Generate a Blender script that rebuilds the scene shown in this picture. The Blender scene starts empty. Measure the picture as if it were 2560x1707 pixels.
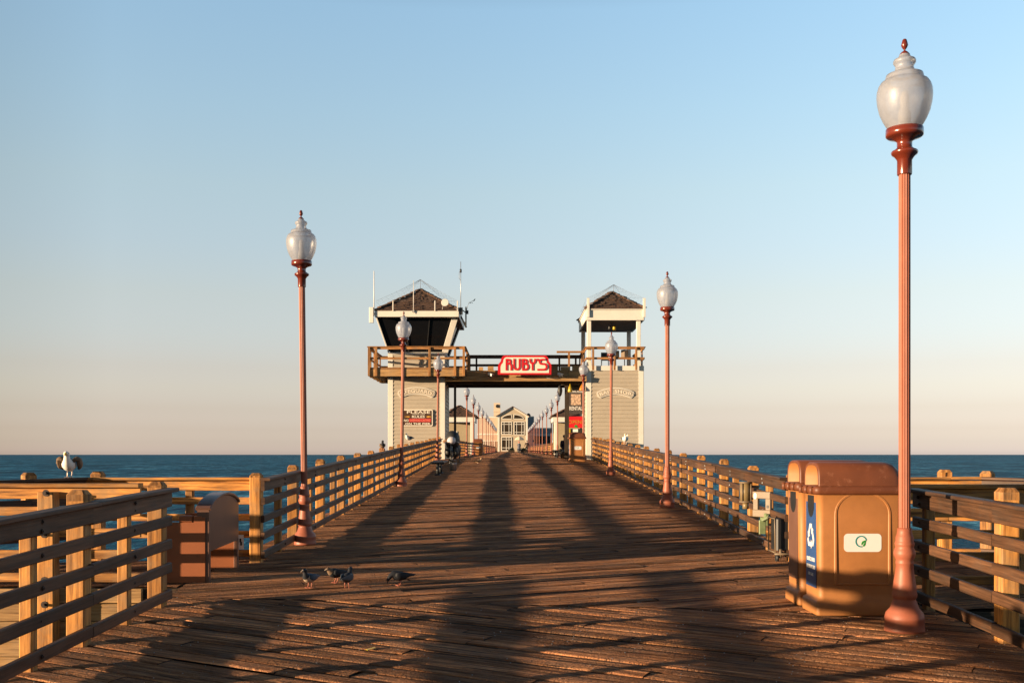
import bpy, math, random
from mathutils import Vector, Matrix
random.seed(7)
R = math.radians
SC = bpy.context.scene
COL = SC.collection
X, Y, Z = Vector((1, 0, 0)), Vector((0, 1, 0)), Vector((0, 0, 1))
rnd = random.uniform

# ------------------------------------------------------------------ ground
CREST = 54.3
def dz(y):
    return .0275 * y if y < CREST else .0275 * CREST + .0046 * (y - CREST)
def P(x, y, h=0.0):
    return Vector((x, y, dz(y) + h))
CAMZ = 1.733

# ------------------------------------------------------------------ materials
def newmat(name):
    m = bpy.data.materials.new(name); m.use_nodes = True
    nt = m.node_tree
    b = nt.nodes['Principled BSDF']
    return m, nt, b
def N(nt, t, **kw):
    n = nt.nodes.new(t)
    for k, v in kw.items():
        if k in n.inputs.keys(): n.inputs[k].default_value = v
        else: setattr(n, k, v)
    return n
def ramp(nt, stops, fac=None):
    r = nt.nodes.new('ShaderNodeValToRGB')
    els = r.color_ramp.elements
    while len(els) < len(stops): els.new(.5)
    for e, (p, c) in zip(els, stops):
        e.position = p
        e.color = (c[0], c[1], c[2], 1) if len(c) == 3 else c
    if fac is not None: nt.links.new(fac, r.inputs[0])
    return r
def mixc(nt, a, b, fac, mode='MIX'):
    m = nt.nodes.new('ShaderNodeMix'); m.data_type = 'RGBA'; m.blend_type = mode
    def put(sock, v):
        if isinstance(v, bpy.types.NodeSocket): nt.links.new(v, sock)
        elif isinstance(v, (int, float)): sock.default_value = v
        else: sock.default_value = (v[0], v[1], v[2], 1)
    put(m.inputs[0], fac); put(m.inputs[6], a); put(m.inputs[7], b)
    return m.outputs[2]
def uvmap(nt, su, sv):
    t = nt.nodes.new('ShaderNodeUVMap'); t.uv_map = 'UVMap'
    mp = nt.nodes.new('ShaderNodeMapping'); mp.inputs['Scale'].default_value = (su, sv, 1)
    nt.links.new(t.outputs[0], mp.inputs[0])
    return mp.outputs[0]
def noise(nt, vec, scale, detail=4, rough=.55, dist=0.0):
    n = nt.nodes.new('ShaderNodeTexNoise')
    n.inputs['Scale'].default_value = scale; n.inputs['Detail'].default_value = detail
    n.inputs['Roughness'].default_value = rough; n.inputs['Distortion'].default_value = dist
    if vec is not None: nt.links.new(vec, n.inputs['Vector'])
    return n.outputs['Fac']
def bump(nt, b, h, strength, distance, prev=None):
    bp = nt.nodes.new('ShaderNodeBump')
    bp.inputs['Strength'].default_value = strength; bp.inputs['Distance'].default_value = distance
    nt.links.new(h, bp.inputs['Height'])
    if prev is not None: nt.links.new(prev, bp.inputs['Normal'])
    nt.links.new(bp.outputs[0], b.inputs['Normal'])
    return bp.outputs[0]

def wood(name, dark, mid, light, grey, greyamt, rough=.75, bstr=.5, bdist=.006, crack=.5, boardvar=.35, iso=0.0, gv=42):
    m, nt, b = newmat(name)
    fine = noise(nt, uvmap(nt, 1.5, gv), 1.0, 7, .7)
    broad = noise(nt, uvmap(nt, .8, 9), 1.0, 4, .6, .6)
    board = noise(nt, uvmap(nt, .12, .12), 1.0, 0, .5)
    crk = noise(nt, uvmap(nt, .8, 30), 1.0, 4, .55, .4)
    stain = noise(nt, uvmap(nt, 2.6, 3.2), 1.0, 5, .7)
    r1 = ramp(nt, [(.34, dark), (.5, mid), (.66, light)], fine)
    r2 = ramp(nt, [(.36, (.66, .63, .60)), (.64, (1.25, 1.22, 1.18))], broad)
    c = mixc(nt, r1.outputs[0], r2.outputs[0], 1.0, 'MULTIPLY')
    r3 = ramp(nt, [(.3, (1 - boardvar,) * 3), (.7, (1 + boardvar,) * 3)], board)
    c = mixc(nt, c, r3.outputs[0], 1.0, 'MULTIPLY')
    gf = ramp(nt, [(.46, (0, 0, 0)), (.64, (greyamt,) * 3)], stain)
    c = mixc(nt, c, grey, gf.outputs[0])
    cf = ramp(nt, [(.31, (1, 1, 1)), (.385, (0, 0, 0))], crk)
    cm = nt.nodes.new('ShaderNodeMath'); cm.operation = 'MULTIPLY'; cm.inputs[1].default_value = crack
    nt.links.new(cf.outputs[0], cm.inputs[0])
    c = mixc(nt, c, tuple(v * .35 for v in dark), cm.outputs[0])
    nt.links.new(c, b.inputs['Base Color'])
    b.inputs['Roughness'].default_value = rough
    b.inputs['Specular IOR Level'].default_value = .3
    ad = nt.nodes.new('ShaderNodeMath'); ad.operation = 'SUBTRACT'
    nt.links.new(fine, ad.inputs[0]); nt.links.new(cm.outputs[0], ad.inputs[1])
    ad2 = nt.nodes.new('ShaderNodeMath'); ad2.operation = 'MULTIPLY_ADD'; ad2.inputs[1].default_value = 1.3
    nt.links.new(broad, ad2.inputs[0]); nt.links.new(ad.outputs[0], ad2.inputs[2])
    hgt = ad2.outputs[0]
    if iso:
        pit = noise(nt, uvmap(nt, 26, 34), 1.0, 4, .6, .5)
        ad3 = nt.nodes.new('ShaderNodeMath'); ad3.operation = 'MULTIPLY_ADD'; ad3.inputs[1].default_value = iso
        nt.links.new(pit, ad3.inputs[0]); nt.links.new(hgt, ad3.inputs[2]); hgt = ad3.outputs[0]
    bump(nt, b, hgt, bstr, bdist)
    return m

def paint(name, col, rough=.5, var=.12, scale=3.0, metallic=0.0, bstr=.08, bdist=.003, spec=.5, coat=0.0, dirt=None):
    m, nt, b = newmat(name)
    tc = nt.nodes.new('ShaderNodeTexCoord')
    n = noise(nt, tc.outputs['Object'], scale, 6, .65)
    r = ramp(nt, [(.3, tuple(c * (1 - var) for c in col)), (.7, tuple(min(1, c * (1 + var)) for c in col))], n)
    c = r.outputs[0]
    if dirt:
        n2 = noise(nt, tc.outputs['Object'], scale * 2.7, 8, .75)
        f = ramp(nt, [(.55, (0, 0, 0)), (.75, (dirt[3],) * 3)], n2)
        c = mixc(nt, c, dirt[:3], f.outputs[0])
    nt.links.new(c, b.inputs['Base Color'])
    b.inputs['Roughness'].default_value = rough; b.inputs['Metallic'].default_value = metallic
    b.inputs['Specular IOR Level'].default_value = spec
    b.inputs['Coat Weight'].default_value = coat
    if bstr:
        n3 = noise(nt, tc.outputs['Object'], scale * 14, 4, .6)
        bump(nt, b, n3, bstr, bdist)
    return m

M = {}
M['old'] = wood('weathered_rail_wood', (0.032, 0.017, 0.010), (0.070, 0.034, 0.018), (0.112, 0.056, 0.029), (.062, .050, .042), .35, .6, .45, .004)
M['new'] = wood('fresh_pine_wood', (.14, .056, .014), (.43, .190, .044), (.64, .31, .085), (.25, .165, .09), .6, .7, .4, .004, crack=.85, boardvar=.3, gv=22)  # fresh orange pine of posts and lookout rails, the wood's own colour
M['balcony'] = wood('balcony_timber', (.10, .042, .012), (.30, .138, .042), (.42, .21, .075), (.22, .16, .10), .4, .7, .4, .004, crack=.7, boardvar=.2, gv=24)
M['top'] = wood('split_post_top', (.06, .026, .008), (.28, .125, .034), (.52, .27, .09), (.25, .18, .11), .4, .8, .6, .006, crack=1.0, boardvar=.25, gv=20)
M['deck'] = wood('deck_plank_wood', (.11, .046, .020), (.39, .178, .085), (.74, .385, .185), (.24, .16, .115), .55, .9, 1.0, .035, crack=.95, boardvar=.5, iso=1.6, gv=30)
M['deck'].node_tree.nodes['Principled BSDF'].inputs['Diffuse Roughness'].default_value = 1.0
M['deck'].node_tree.nodes['Principled BSDF'].inputs['Specular IOR Level'].default_value = .12
def droppings(m, thr=.735):
    nt = m.node_tree; b = nt.nodes['Principled BSDF']
    old = b.inputs['Base Color'].links[0].from_socket
    f = ramp(nt, [(thr, (0, 0, 0)), (thr + .02, (.8, .8, .8))], noise(nt, uvmap(nt, 7, 9), 1.0, 3, .6))
    f2 = ramp(nt, [(.5, (0, 0, 0)), (.62, (1, 1, 1))], noise(nt, uvmap(nt, .9, 1.1), 1.0, 2, .5))
    k = nt.nodes.new('ShaderNodeMath'); k.operation = 'MULTIPLY'
    nt.links.new(f.outputs[0], k.inputs[0]); nt.links.new(f2.outputs[0], k.inputs[1])
    nt.links.new(mixc(nt, old, (.60, .54, .47), k.outputs[0]), b.inputs['Base Color'])
droppings(M['deck'], .70)
M['beam'] = wood('treated_beam_wood', (0.160, 0.088, 0.032), (0.336, 0.200, 0.080), (0.416, 0.264, 0.120), (0.240, 0.176, 0.112), .4, .75, .3, .004, boardvar=.15)
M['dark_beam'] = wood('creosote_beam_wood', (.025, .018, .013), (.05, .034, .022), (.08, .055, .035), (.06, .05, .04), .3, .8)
M['nail'] = paint('worn_nail_steel', (.45, .42, .40), .32, .2, 20, .9, 0)
M['bolt'] = paint('dark_bolt_iron', (.06, .045, .04), .5, .3, 20, .7, .1)
M['pole'] = paint('faded_red_lamp_paint', (0.280, 0.086, 0.049), .5, .14, 5, 0, .1, .003, .4, dirt=(.20, .085, .055, .85))
M['collar'] = paint('glossy_red_lamp_paint', (0.129, 0.022, 0.011), .22, .1, 6, 0, .03, .002, .6, .3)
M['finial'] = paint('dark_red_finial_paint', (0.109, 0.017, 0.010), .3, .1, 6, 0, .03, .002, .5)
M['white'] = paint('cream_white_trim_paint', (.62, .595, .535), .5, .05, 2, 0, .05, .003, .4, dirt=(.5, .42, .33, .35))
M['siding'] = paint('taupe_clapboard_paint', (.37, .32, .25), .6, .06, 1.5, 0, .06, .003, .35, dirt=(.25, .2, .15, .35))
M['shingle'] = None
M['black_glass'] = paint('tinted_black_glass', (.006, .006, .007), .18, .1, 1, 0, 0, spec=.25)
M['black'] = paint('matt_black_plastic', (.012, .012, .013), .5, .3, 8, 0, .05)
M['dark_metal'] = paint('dark_painted_steel', (.03, .033, .036), .45, .25, 8, .3, .05)
M['grey_metal'] = paint('galvanised_grey_steel', (.35, .36, .37), .4, .15, 8, .7, .05)
M['soffit'] = paint('brown_soffit_board', (.17, .12, .09), .7, .15, 2, 0, .05)
M['bin'] = paint('tan_plastic_bin', (0.336, 0.140, 0.044), .55, .12, 4, 0, .12, .002, .4, dirt=(.30, .13, .05, .8))
M['lid'] = paint('brown_plastic_lid', (0.125, 0.039, 0.016), .5, .14, 4, 0, .10, .002, .4, dirt=(.28, .12, .07, .8))
M['bench'] = paint('brown_plastic_bench', (0.240, 0.074, 0.026), .45, .08, 4, 0, .06, .002, .4)
M['bench_dark'] = paint('shade_brown_bench_back', (0.128, 0.064, 0.045), .35, .1, 4, 0, .05, .002, .5)  # darker bench tone with the back's shade painted in; also bin slot panels
M['blue'] = paint('blue_recycling_panel', (.025, .070, .20), .35, .15, 5, 0, 0)
M['sticker'] = paint('white_sticker', (.66, .655, .65), .35, .03, 5, 0, 0)
M['teal'] = paint('teal_print', (.01, .22, .22), .4, .05, 5, 0, 0)
M['green'] = paint('green_print', (.015, .22, .03), .4, .1, 5, 0, 0)
M['red'] = paint('red_sign_enamel', (0.496, 0.010, 0.016), .35, .06, 3, 0, 0)
M['cream'] = paint('cream_sign_face', (0.720, 0.648, 0.540), .4, .04, 3, 0, 0)
M['sign_brown'] = paint('dark_brown_sign_face', (.055, .024, .008), .5, .12, 5, 0, 0)
M['sign_red'] = paint('red_sign_band', (.42, .012, .012), .5, .12, 5, 0, 0)
M['sign_pink'] = paint('pale_red_lettering', (.75, .22, .16), .5, .12, 5, 0, 0)
M['gold'] = paint('gold_fish_print', (.55, .28, .04), .5, .15, 9, 0, 0)
M['pvc'] = paint('beige_pvc_tube', (.19, .135, .062), .4, .12, 6, 0, .05)
M['frame_cream'] = paint('cream_painted_board', (.15, .108, .068), .5, .12, 6, 0, .08, dirt=(.35, .25, .17, .5))
M['green_glass'] = paint('pale_green_cloth', (0.150, 0.198, 0.096), .6, .25, 9, 0, .1)
M['feather_white'] = paint('white_feather', (0.680, 0.654, 0.612), .7, .05, 20, 0, .15)
M['feather_grey'] = paint('slate_grey_feather', (.075, .08, .09), .7, .2, 25, 0, .15, spec=.12)
M['feather_brown'] = paint('brown_grey_feather', (0.154, 0.105, 0.070), .7, .25, 25, 0, .2, spec=.12)
M['feather_tan'] = paint('speckled_tan_feather', (0.384, 0.240, 0.128), .7, .3, 35, 0, .2)
M['feather_dark'] = paint('dark_pigeon_feather', (.022, .024, .03), .55, .3, 25, 0, .15, spec=.12)
M['feather_blue'] = paint('blue_grey_pigeon_feather', (0.050, 0.070, 0.100), .55, .2, 25, 0, .15, spec=.12)
M['feather_buff'] = paint('buff_pigeon_belly', (0.350, 0.266, 0.196), .7, .15, 25, 0, .15)
M['bill'] = paint('yellow_bill', (.55, .35, .06), .4, .1, 9, 0, 0)
M['leg_pink'] = paint('pale_pink_bird_leg', (.62, .48, .40), .5, .1, 9, 0, 0)
M['leg_red'] = paint('pigeon_leg_red', (.40, .12, .07), .5, .1, 9, 0, 0)
M['tarp'] = paint('black_tarp', (.014, .015, .016), .55, .3, 6, 0, .3, .02)
M['bag'] = paint('white_plastic_bag', (0.496, 0.464, 0.480), .35, .15, 8, 0, .3, .02)
M['brown_cloth'] = paint('brown_cloth', (.20, .11, .06), .9, .3, 10, 0, .3, .01)
M['navy'] = paint('navy_jacket', (.012, .014, .045), .85, .25, 12, 0, .2, .01)
M['trouser'] = paint('grey_trousers', (.22, .22, .24), .9, .15, 12, 0, .2, .01)
M['coat'] = paint('blue_grey_coat', (.09, .10, .13), .9, .2, 12, 0, .2, .01)
M['dark_cloth'] = paint('dark_brown_clothes', (.04, .025, .022), .9, .25, 12, 0, .2, .01)
M['skin'] = paint('skin', (.42, .24, .16), .55, .08, 12, 0, 0)
M['hair'] = paint('dark_hair', (.03, .015, .01), .6, .2, 20, 0, .1)
M['gable_wall'] = paint('pale_tan_gable_wall', (0.396, 0.324, 0.234), .7, .06, .6, 0, .05)
M['canvas'] = paint('cream_canvas', (0.544, 0.448, 0.336), .8, .06, 4, 0, .05)
M['pale_wall'] = paint('pale_beige_stucco', (0.476, 0.365, 0.281), .7, .06, .6, 0, .05)
M['shade_blue_wall'] = paint('shade_blue_siding', (.20, .24, .28), .7, .08, .6, 0, .05)  # blue shade on the restaurant's right wing is put into this wall colour
M['hut_wall'] = paint('khaki_hut_wall', (0.315, 0.255, 0.162), .7, .07, 1, 0, .05)
M['photo_a'] = paint('poster_picture_print', (.42, .30, .22), .45, .75, 9, 0, 0)
M['banner'] = paint('charcoal_banner', (.045, .038, .038), .5, .15, 3, 0, 0)
M['yellow'] = paint('yellow_enamel', (0.434, 0.294, 0.021), .4, .1, 6, 0, 0)
M['orange'] = paint('orange_enamel', (0.434, 0.154, 0.021), .4, .1, 6, 0, 0)
M['wire'] = paint('thin_grey_cable', (.16, .16, .17), .5, .1, 6, .4, 0)
M['rope_white'] = paint('white_fibreglass', (0.663, 0.629, 0.578), .4, .05, 4, 0, 0)

def mk_shingle():
    m, nt, b = newmat('brown_wood_shingles')
    t = nt.nodes.new('ShaderNodeUVMap'); t.uv_map = 'UVMap'
    br = nt.nodes.new('ShaderNodeTexBrick')
    for k, v in (('Scale', 1.0), ('Brick Width', .17), ('Row Height', .14), ('Mortar Size', .012), ('Bias', 0.0)):
        br.inputs[k].default_value = v
    br.inputs['Color1'].default_value = (.125, .065, .038, 1); br.inputs['Color2'].default_value = (.06, .033, .022, 1)
    br.inputs['Mortar'].default_value = (.015, .01, .008, 1)
    nt.links.new(t.outputs[0], br.inputs['Vector'])
    n = noise(nt, uvmap(nt, 14, 4), 1.0, 5, .7)
    r = ramp(nt, [(.3, (.6, .6, .6)), (.75, (1.8, 1.7, 1.6))], n)
    c = mixc(nt, br.outputs[0], r.outputs[0], 1.0, 'MULTIPLY')
    nt.links.new(c, b.inputs['Base Color']); b.inputs['Roughness'].default_value = .9
    bump(nt, b, n, .8, .02)
    return m
M['shingle'] = mk_shingle()

def mk_globe():
    m, nt, b = newmat('frosted_acrylic_globe')
    out = nt.nodes['Material Output']
    tr = N(nt, 'ShaderNodeBsdfTransparent'); tr.inputs[0].default_value = (.93, .93, .93, 1)
    df = N(nt, 'ShaderNodeBsdfDiffuse'); df.inputs[0].default_value = (.46, .49, .57, 1)
    tl = N(nt, 'ShaderNodeBsdfTranslucent'); tl.inputs[0].default_value = (.72, .77, .88, 1)
    gl = N(nt, 'ShaderNodeBsdfGlossy'); gl.inputs['Roughness'].default_value = .38
    tc = nt.nodes.new('ShaderNodeTexCoord')
    n = noise(nt, tc.outputs['Object'], 9, 6, .7)
    fr = ramp(nt, [(.35, (.66,) * 3), (.7, (.84,) * 3)], n)
    bp = nt.nodes.new('ShaderNodeBump'); bp.inputs['Strength'].default_value = .25; bp.inputs['Distance'].default_value = .004
    nt.links.new(noise(nt, tc.outputs['Object'], 70, 3, .6), bp.inputs['Height'])
    nt.links.new(bp.outputs[0], gl.inputs['Normal'])
    a = N(nt, 'ShaderNodeMixShader'); a.inputs[0].default_value = .5
    nt.links.new(df.outputs[0], a.inputs[1]); nt.links.new(tl.outputs[0], a.inputs[2])
    c = N(nt, 'ShaderNodeMixShader'); nt.links.new(fr.outputs[0], c.inputs[0])
    nt.links.new(tr.outputs[0], c.inputs[1]); nt.links.new(a.outputs[0], c.inputs[2])
    lw = N(nt, 'ShaderNodeFresnel'); lw.inputs[0].default_value = 1.45
    d = N(nt, 'ShaderNodeMixShader'); nt.links.new(lw.outputs[0], d.inputs[0])
    nt.links.new(c.outputs[0], d.inputs[1]); nt.links.new(gl.outputs[0], d.inputs[2])
    nt.links.new(d.outputs[0], out.inputs[0])
    return m
M['globe'] = mk_globe()
M['bulb'] = paint('white_lamp_reflector', (.62, .60, .58), .4, .03, 4, 0, 0)

def mk_sea():
    m, nt, b = newmat('open_sea_water')
    tc = nt.nodes.new('ShaderNodeTexCoord')
    def mp(sx, sy, rot=0):
        p = nt.nodes.new('ShaderNodeMapping'); p.inputs['Scale'].default_value = (sx, sy, 1)
        p.inputs['Rotation'].default_value = (0, 0, rot)
        nt.links.new(tc.outputs['Object'], p.inputs[0]); return p.outputs[0]
    w1 = noise(nt, mp(.10, .22, .15), 1.0, 5, .62, .4)
    w2 = noise(nt, mp(.42, .15, -.06), 1.0, 6, .68, .5)
    w3 = noise(nt, mp(.09, .03, .05), 1.0, 5, .62, .4)
    sw = noise(nt, mp(.012, .010, .1), 1.0, 3, .5)
    s1 = nt.nodes.new('ShaderNodeMath'); s1.operation = 'ADD'; nt.links.new(w2, s1.inputs[0]); nt.links.new(w3, s1.inputs[1])
    s2 = nt.nodes.new('ShaderNodeMath'); s2.operation = 'MULTIPLY'; s2.inputs[1].default_value = .5; nt.links.new(s1.outputs[0], s2.inputs[0])
    colr = ramp(nt, [(.40, (.003, .032, .068)), (.475, (.007, .074, .145)), (.53, (.014, .135, .225)), (.58, (.09, .31, .44)), (.66, (.24, .46, .56))], s2.outputs[0])  # wave highlights and reflected sky tone are painted into the base colour
    swr = ramp(nt, [(.3, (.75, .75, .75)), (.7, (1.25, 1.25, 1.25))], sw)
    c = mixc(nt, colr.outputs[0], swr.outputs[0], 1.0, 'MULTIPLY')
    nt.links.new(c, b.inputs['Base Color'])
    b.inputs['Roughness'].default_value = .5
    b.inputs['IOR'].default_value = 1.33; b.inputs['Specular IOR Level'].default_value = .02
    pr_ = bump(nt, b, w1, 1.0, 1.6)
    bump(nt, b, s2.outputs[0], 1.0, 1.2, pr_)
    return m
M['sea'] = mk_sea()

# ------------------------------------------------------------------ mesh builder
class MB:
    def __init__(s): s.V = []; s.F = []; s.Mi = []; s.UV = []; s.S = []
    def v(s, p): s.V.append(tuple(p)); return len(s.V) - 1
    def f(s, idx, m=0, uv=None, smooth=False):
        s.F.append(tuple(idx)); s.Mi.append(m); s.S.append(smooth)
        s.UV.append(uv if uv else [(s.V[i][0] + .37 * s.V[i][1], s.V[i][2] + .37 * s.V[i][1]) for i in idx])
    def quad(s, a, b, c, d, m=0, uv=None):
        i = [s.v(a), s.v(b), s.v(c), s.v(d)]
        if uv is None:
            w = (Vector(b) - Vector(a)).length; h = (Vector(d) - Vector(a)).length
            uv = [(0, 0), (w, 0), (w, h), (0, h)]
        s.f(i, m, uv)
    def tri(s, a, b, c, m=0, uv=None):
        s.f([s.v(a), s.v(b), s.v(c)], m, uv)
    def beam(s, p0, p1, w, h, m=0, up=Z, ch=.006, endm=None, nseg=1, warp=0.0, taper=1.0):
        p0 = Vector(p0); p1 = Vector(p1); d = p1 - p0; L = d.length
        if L < 1e-6: return
        d /= L; side = d.cross(up)
        if side.length < 1e-4: side = d.cross(Y)
        side.normalize(); u = side.cross(d).normalized()
        a, b = w / 2, h / 2; c = min(ch, a * .6, b * .6)
        if c > 0: sec = [(-a + c, -b), (a - c, -b), (a, -b + c), (a, b - c), (a - c, b), (-a + c, b), (-a, b - c), (-a, -b + c)]
        else: sec = [(-a, -b), (a, -b), (a, b), (-a, b)]
        n = len(sec); u0 = rnd(0, 300); v0 = rnd(0, 300)
        per = [0]
        for i in range(n):
            q = sec[(i + 1) % n]; per.append(per[-1] + math.hypot(q[0] - sec[i][0], q[1] - sec[i][1]))
        rings = []
        for k in range(nseg + 1):
            t = k / nseg; o = Vector((0, 0, 0))
            if warp and 0 < k < nseg: o = side * rnd(-warp, warp) + u * rnd(-warp, warp)
            sc = 1 + (taper - 1) * t
            rings.append([s.v(p0 + d * (L * t) + o + side * (q[0] * sc) + u * (q[1] * sc)) for q in sec])
        for k in range(nseg):
            ua, ub = u0 + L * k / nseg, u0 + L * (k + 1) / nseg
            for i in range(n):
                j = (i + 1) % n
                s.f([rings[k][i], rings[k][j], rings[k + 1][j], rings[k + 1][i]], m,
                    [(ua, v0 + per[i]), (ua, v0 + per[i + 1]), (ub, v0 + per[i + 1]), (ub, v0 + per[i])])
        em = m if endm is None else endm
        s.f(list(reversed(rings[0])), em, [(u0 + q[0], v0 + q[1] * .3) for q in reversed(sec)])
        s.f(rings[-1], em, [(u0 + q[0], v0 + q[1] * .3) for q in sec])
    def box(s, c, size, m=0, rz=0.0, ch=0.0):
        c = Vector(c); rot = Matrix.Rotation(rz, 3, 'Z')
        ax = [rot @ X, rot @ Y, Z.copy()]
        k = max(range(3), key=lambda i: size[i])
        d = ax[k] * (size[k] / 2)
        if k == 2: s.beam(c - d, c + d, size[0], size[1], m, up=ax[1], ch=ch)
        elif k == 0: s.beam(c - d, c + d, size[1], size[2], m, ch=ch)
        else: s.beam(c - d, c + d, size[0], size[2], m, ch=ch)
    def lathe(s, prof, c, seg=24, m=0, flute=0.0, smooth=True, fr=None, capt=True, capb=True):
        c = Vector(c); rings = []
        for (r, z) in prof:
            ring = []
            for i in range(seg):
                a = 2 * math.pi * i / seg
                rr = r
                if flute and (fr is None or fr[0] <= z <= fr[1]) and i % 2: rr = r * (1 - flute)
                ring.append(s.v(c + Vector((rr * math.cos(a), rr * math.sin(a), z))))
            rings.append(ring)
        for k in range(len(rings) - 1):
            for i in range(seg):
                j = (i + 1) % seg
                s.f([rings[k][i], rings[k][j], rings[k + 1][j], rings[k + 1][i]], m, None, smooth)
        up = prof[-1][1] > prof[0][1]
        if capb: s.f(rings[0][::-1] if up else rings[0], m)
        if capt: s.f(rings[-1] if up else rings[-1][::-1], m)
    def tube(s, pts, r, seg=8, m=0, closed=False, smooth=True):
        pts = [Vector(p) for p in pts]; n = len(pts); rings = []
        rs = r if isinstance(r, (list, tuple)) else [r] * n
        for k, p in enumerate(pts):
            if closed: d = pts[(k + 1) % n] - pts[k - 1]
            else: d = pts[min(k + 1, n - 1)] - pts[max(k - 1, 0)]
            d.normalize()
            ref = Z if abs(d.z) < .9 else X
            a = d.cross(ref).normalized(); b = a.cross(d)
            rings.append([s.v(p + (a * math.cos(t) + b * math.sin(t)) * rs[k]) for t in [2 * math.pi * i / seg for i in range(seg)]])
        for k in range(n if closed else n - 1):
            A, B = rings[k], rings[(k + 1) % n]
            for i in range(seg):
                j = (i + 1) % seg
                s.f([A[i], B[i], B[j], A[j]], m, None, smooth)
        if not closed:
            s.f(rings[0], m); s.f(rings[-1][::-1], m)
    def prism(s, pts, o, ux, uy, depth, m=0, sm=None, back=True):
        """polygon pts (2d, ccw) in frame o,ux,uy; front at o, thickness away from the viewer side n=ux x uy"""
        o = Vector(o); ux = Vector(ux); uy = Vector(uy); n = ux.cross(uy).normalized()
        fr = [s.v(o + ux * a + uy * b) for a, b in pts]
        bk = [s.v(o + ux * a + uy * b - n * depth) for a, b in pts]
        s.f(fr, m, [(a, b) for a, b in pts])
        if back: s.f(bk[::-1], m if sm is None else sm)
        k = len(pts)
        for i in range(k):
            j = (i + 1) % k
            s.f([fr[i], bk[i], bk[j], fr[j]], m if sm is None else sm)
    def stroke(s, pts, w, o, ux, uy, depth, m=0):
        o = Vector(o); pv = [Vector((a, b)) for a, b in pts]
        pv = [v for k, v in enumerate(pv) if k == 0 or (v - pv[k - 1]).length > 1e-5]
        L = []; Rr = []
        for k, p in enumerate(pv):
            d1 = (p - pv[k - 1]).normalized() if k else (pv[1] - pv[0]).normalized()
            d2 = (pv[k + 1] - p).normalized() if k < len(pv) - 1 else d1
            d = (d1 + d2).normalized(); nn = Vector((-d.y, d.x))
            sc = 1 / max(.5, nn.dot(Vector((-d1.y, d1.x))))
            L.append(p + nn * w / 2 * sc); Rr.append(p - nn * w / 2 * sc)
        for k in range(len(pv) - 1):
            s.prism([tuple(Rr[k]), tuple(Rr[k + 1]), tuple(L[k + 1]), tuple(L[k])], o, ux, uy, depth, m)
    def ellipsoid(s, c, r, seg=14, rings=9, m=0, jit=0.0, rot=None):
        c = Vector(c); vs = []
        for k in range(1, rings):
            t = math.pi * k / rings
            row = []
            for i in range(seg):
                a = 2 * math.pi * i / seg; q = 1 + rnd(-jit, jit)
                p = Vector((r[0] * math.sin(t) * math.cos(a), r[1] * math.sin(t) * math.sin(a), r[2] * math.cos(t))) * q
                if rot: p = rot @ p
                row.append(s.v(c + p))
            vs.append(row)
        tp = Vector((0, 0, r[2])); bt = Vector((0, 0, -r[2]))
        if rot: tp = rot @ tp; bt = rot @ bt
        it, ib = s.v(c + tp), s.v(c + bt)
        for k in range(len(vs) - 1):
            for i in range(seg):
                j = (i + 1) % seg
                s.f([vs[k][i], vs[k + 1][i], vs[k + 1][j], vs[k][j]], m, None, True)
        for i in range(seg):
            j = (i + 1) % seg
            s.f([it, vs[0][i], vs[0][j]], m, None, True); s.f([ib, vs[-1][j], vs[-1][i]], m, None, True)
    def loft(s, rings_def, seg=12, m=0, mfun=None):
        """rings_def: (center, ru, rv, axis_dir, updir)"""
        rings = []
        for (c, ru, rv, d, up) in rings_def:
            c = Vector(c); d = Vector(d).normalized(); a = d.cross(Vector(up)).normalized(); b = a.cross(d)
            rings.append([s.v(c + a * (ru * math.cos(t)) + b * (rv * math.sin(t))) for t in [2 * math.pi * i / seg for i in range(seg)]])
        for k in range(len(rings) - 1):
            for i in range(seg):
                j = (i + 1) % seg
                mm = mfun(k, math.sin(2 * math.pi * (i + .5) / seg)) if mfun else m
                s.f([rings[k][i], rings[k][j], rings[k + 1][j], rings[k + 1][i]], mm, None, True)
        s.f(rings[0][::-1], mfun(0, 0) if mfun else m); s.f(rings[-1], mfun(len(rings) - 1, 0) if mfun else m)
    def text(s, txt, size, o, ux, uy, depth, m=0, align='CENTER', bold=0.0, sx=1.0, arc=None, width=None, serif=0):
        cu = bpy.data.curves.new('t', 'FONT'); cu.body = txt; cu.size = size; cu.align_x = align; cu.offset = bold
        cu.extrude = 0; cu.resolution_u = 2; cu.space_character = 1.0
        ob = bpy.data.objects.new('t', cu); COL.objects.link(ob)
        dg = bpy.context.evaluated_depsgraph_get(); dg.update()
        me = ob.evaluated_get(dg).to_mesh()
        o = Vector(o); ux = Vector(ux); uy = Vector(uy); n = ux.cross(uy).normalized()
        co = [v.co.copy() for v in me.vertices]
        if co and width:
            xs = [c.x for c in co]; k = width / (max(xs) - min(xs)); mid = (max(xs) + min(xs)) / 2
            for c in co: c.x = (c.x - mid) * k
        def pos(c):
            x, y = c.x * sx, c.y
            if arc:
                a = x / arc
                return o + ux * ((arc + y) * math.sin(a)) + uy * ((arc + y) * math.cos(a) - arc)
            return o + ux * x + uy * y
        pol = [tuple(p.vertices) for p in me.polygons]
        fr = [s.v(pos(c)) for c in co]
        bk = [s.v(pos(c) - n * depth) for c in co]
        ec = {}
        for p in pol:
            s.f([fr[i] for i in p], m)
            for a, b in zip(p, p[1:] + p[:1]): ec[(a, b)] = 1
        for (a, b) in ec:
            if (b, a) not in ec: s.f([fr[b], fr[a], bk[a], bk[b]], m)
        ob.evaluated_get(dg).to_mesh_clear()
        bpy.data.objects.remove(ob); bpy.data.curves.remove(cu)
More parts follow.
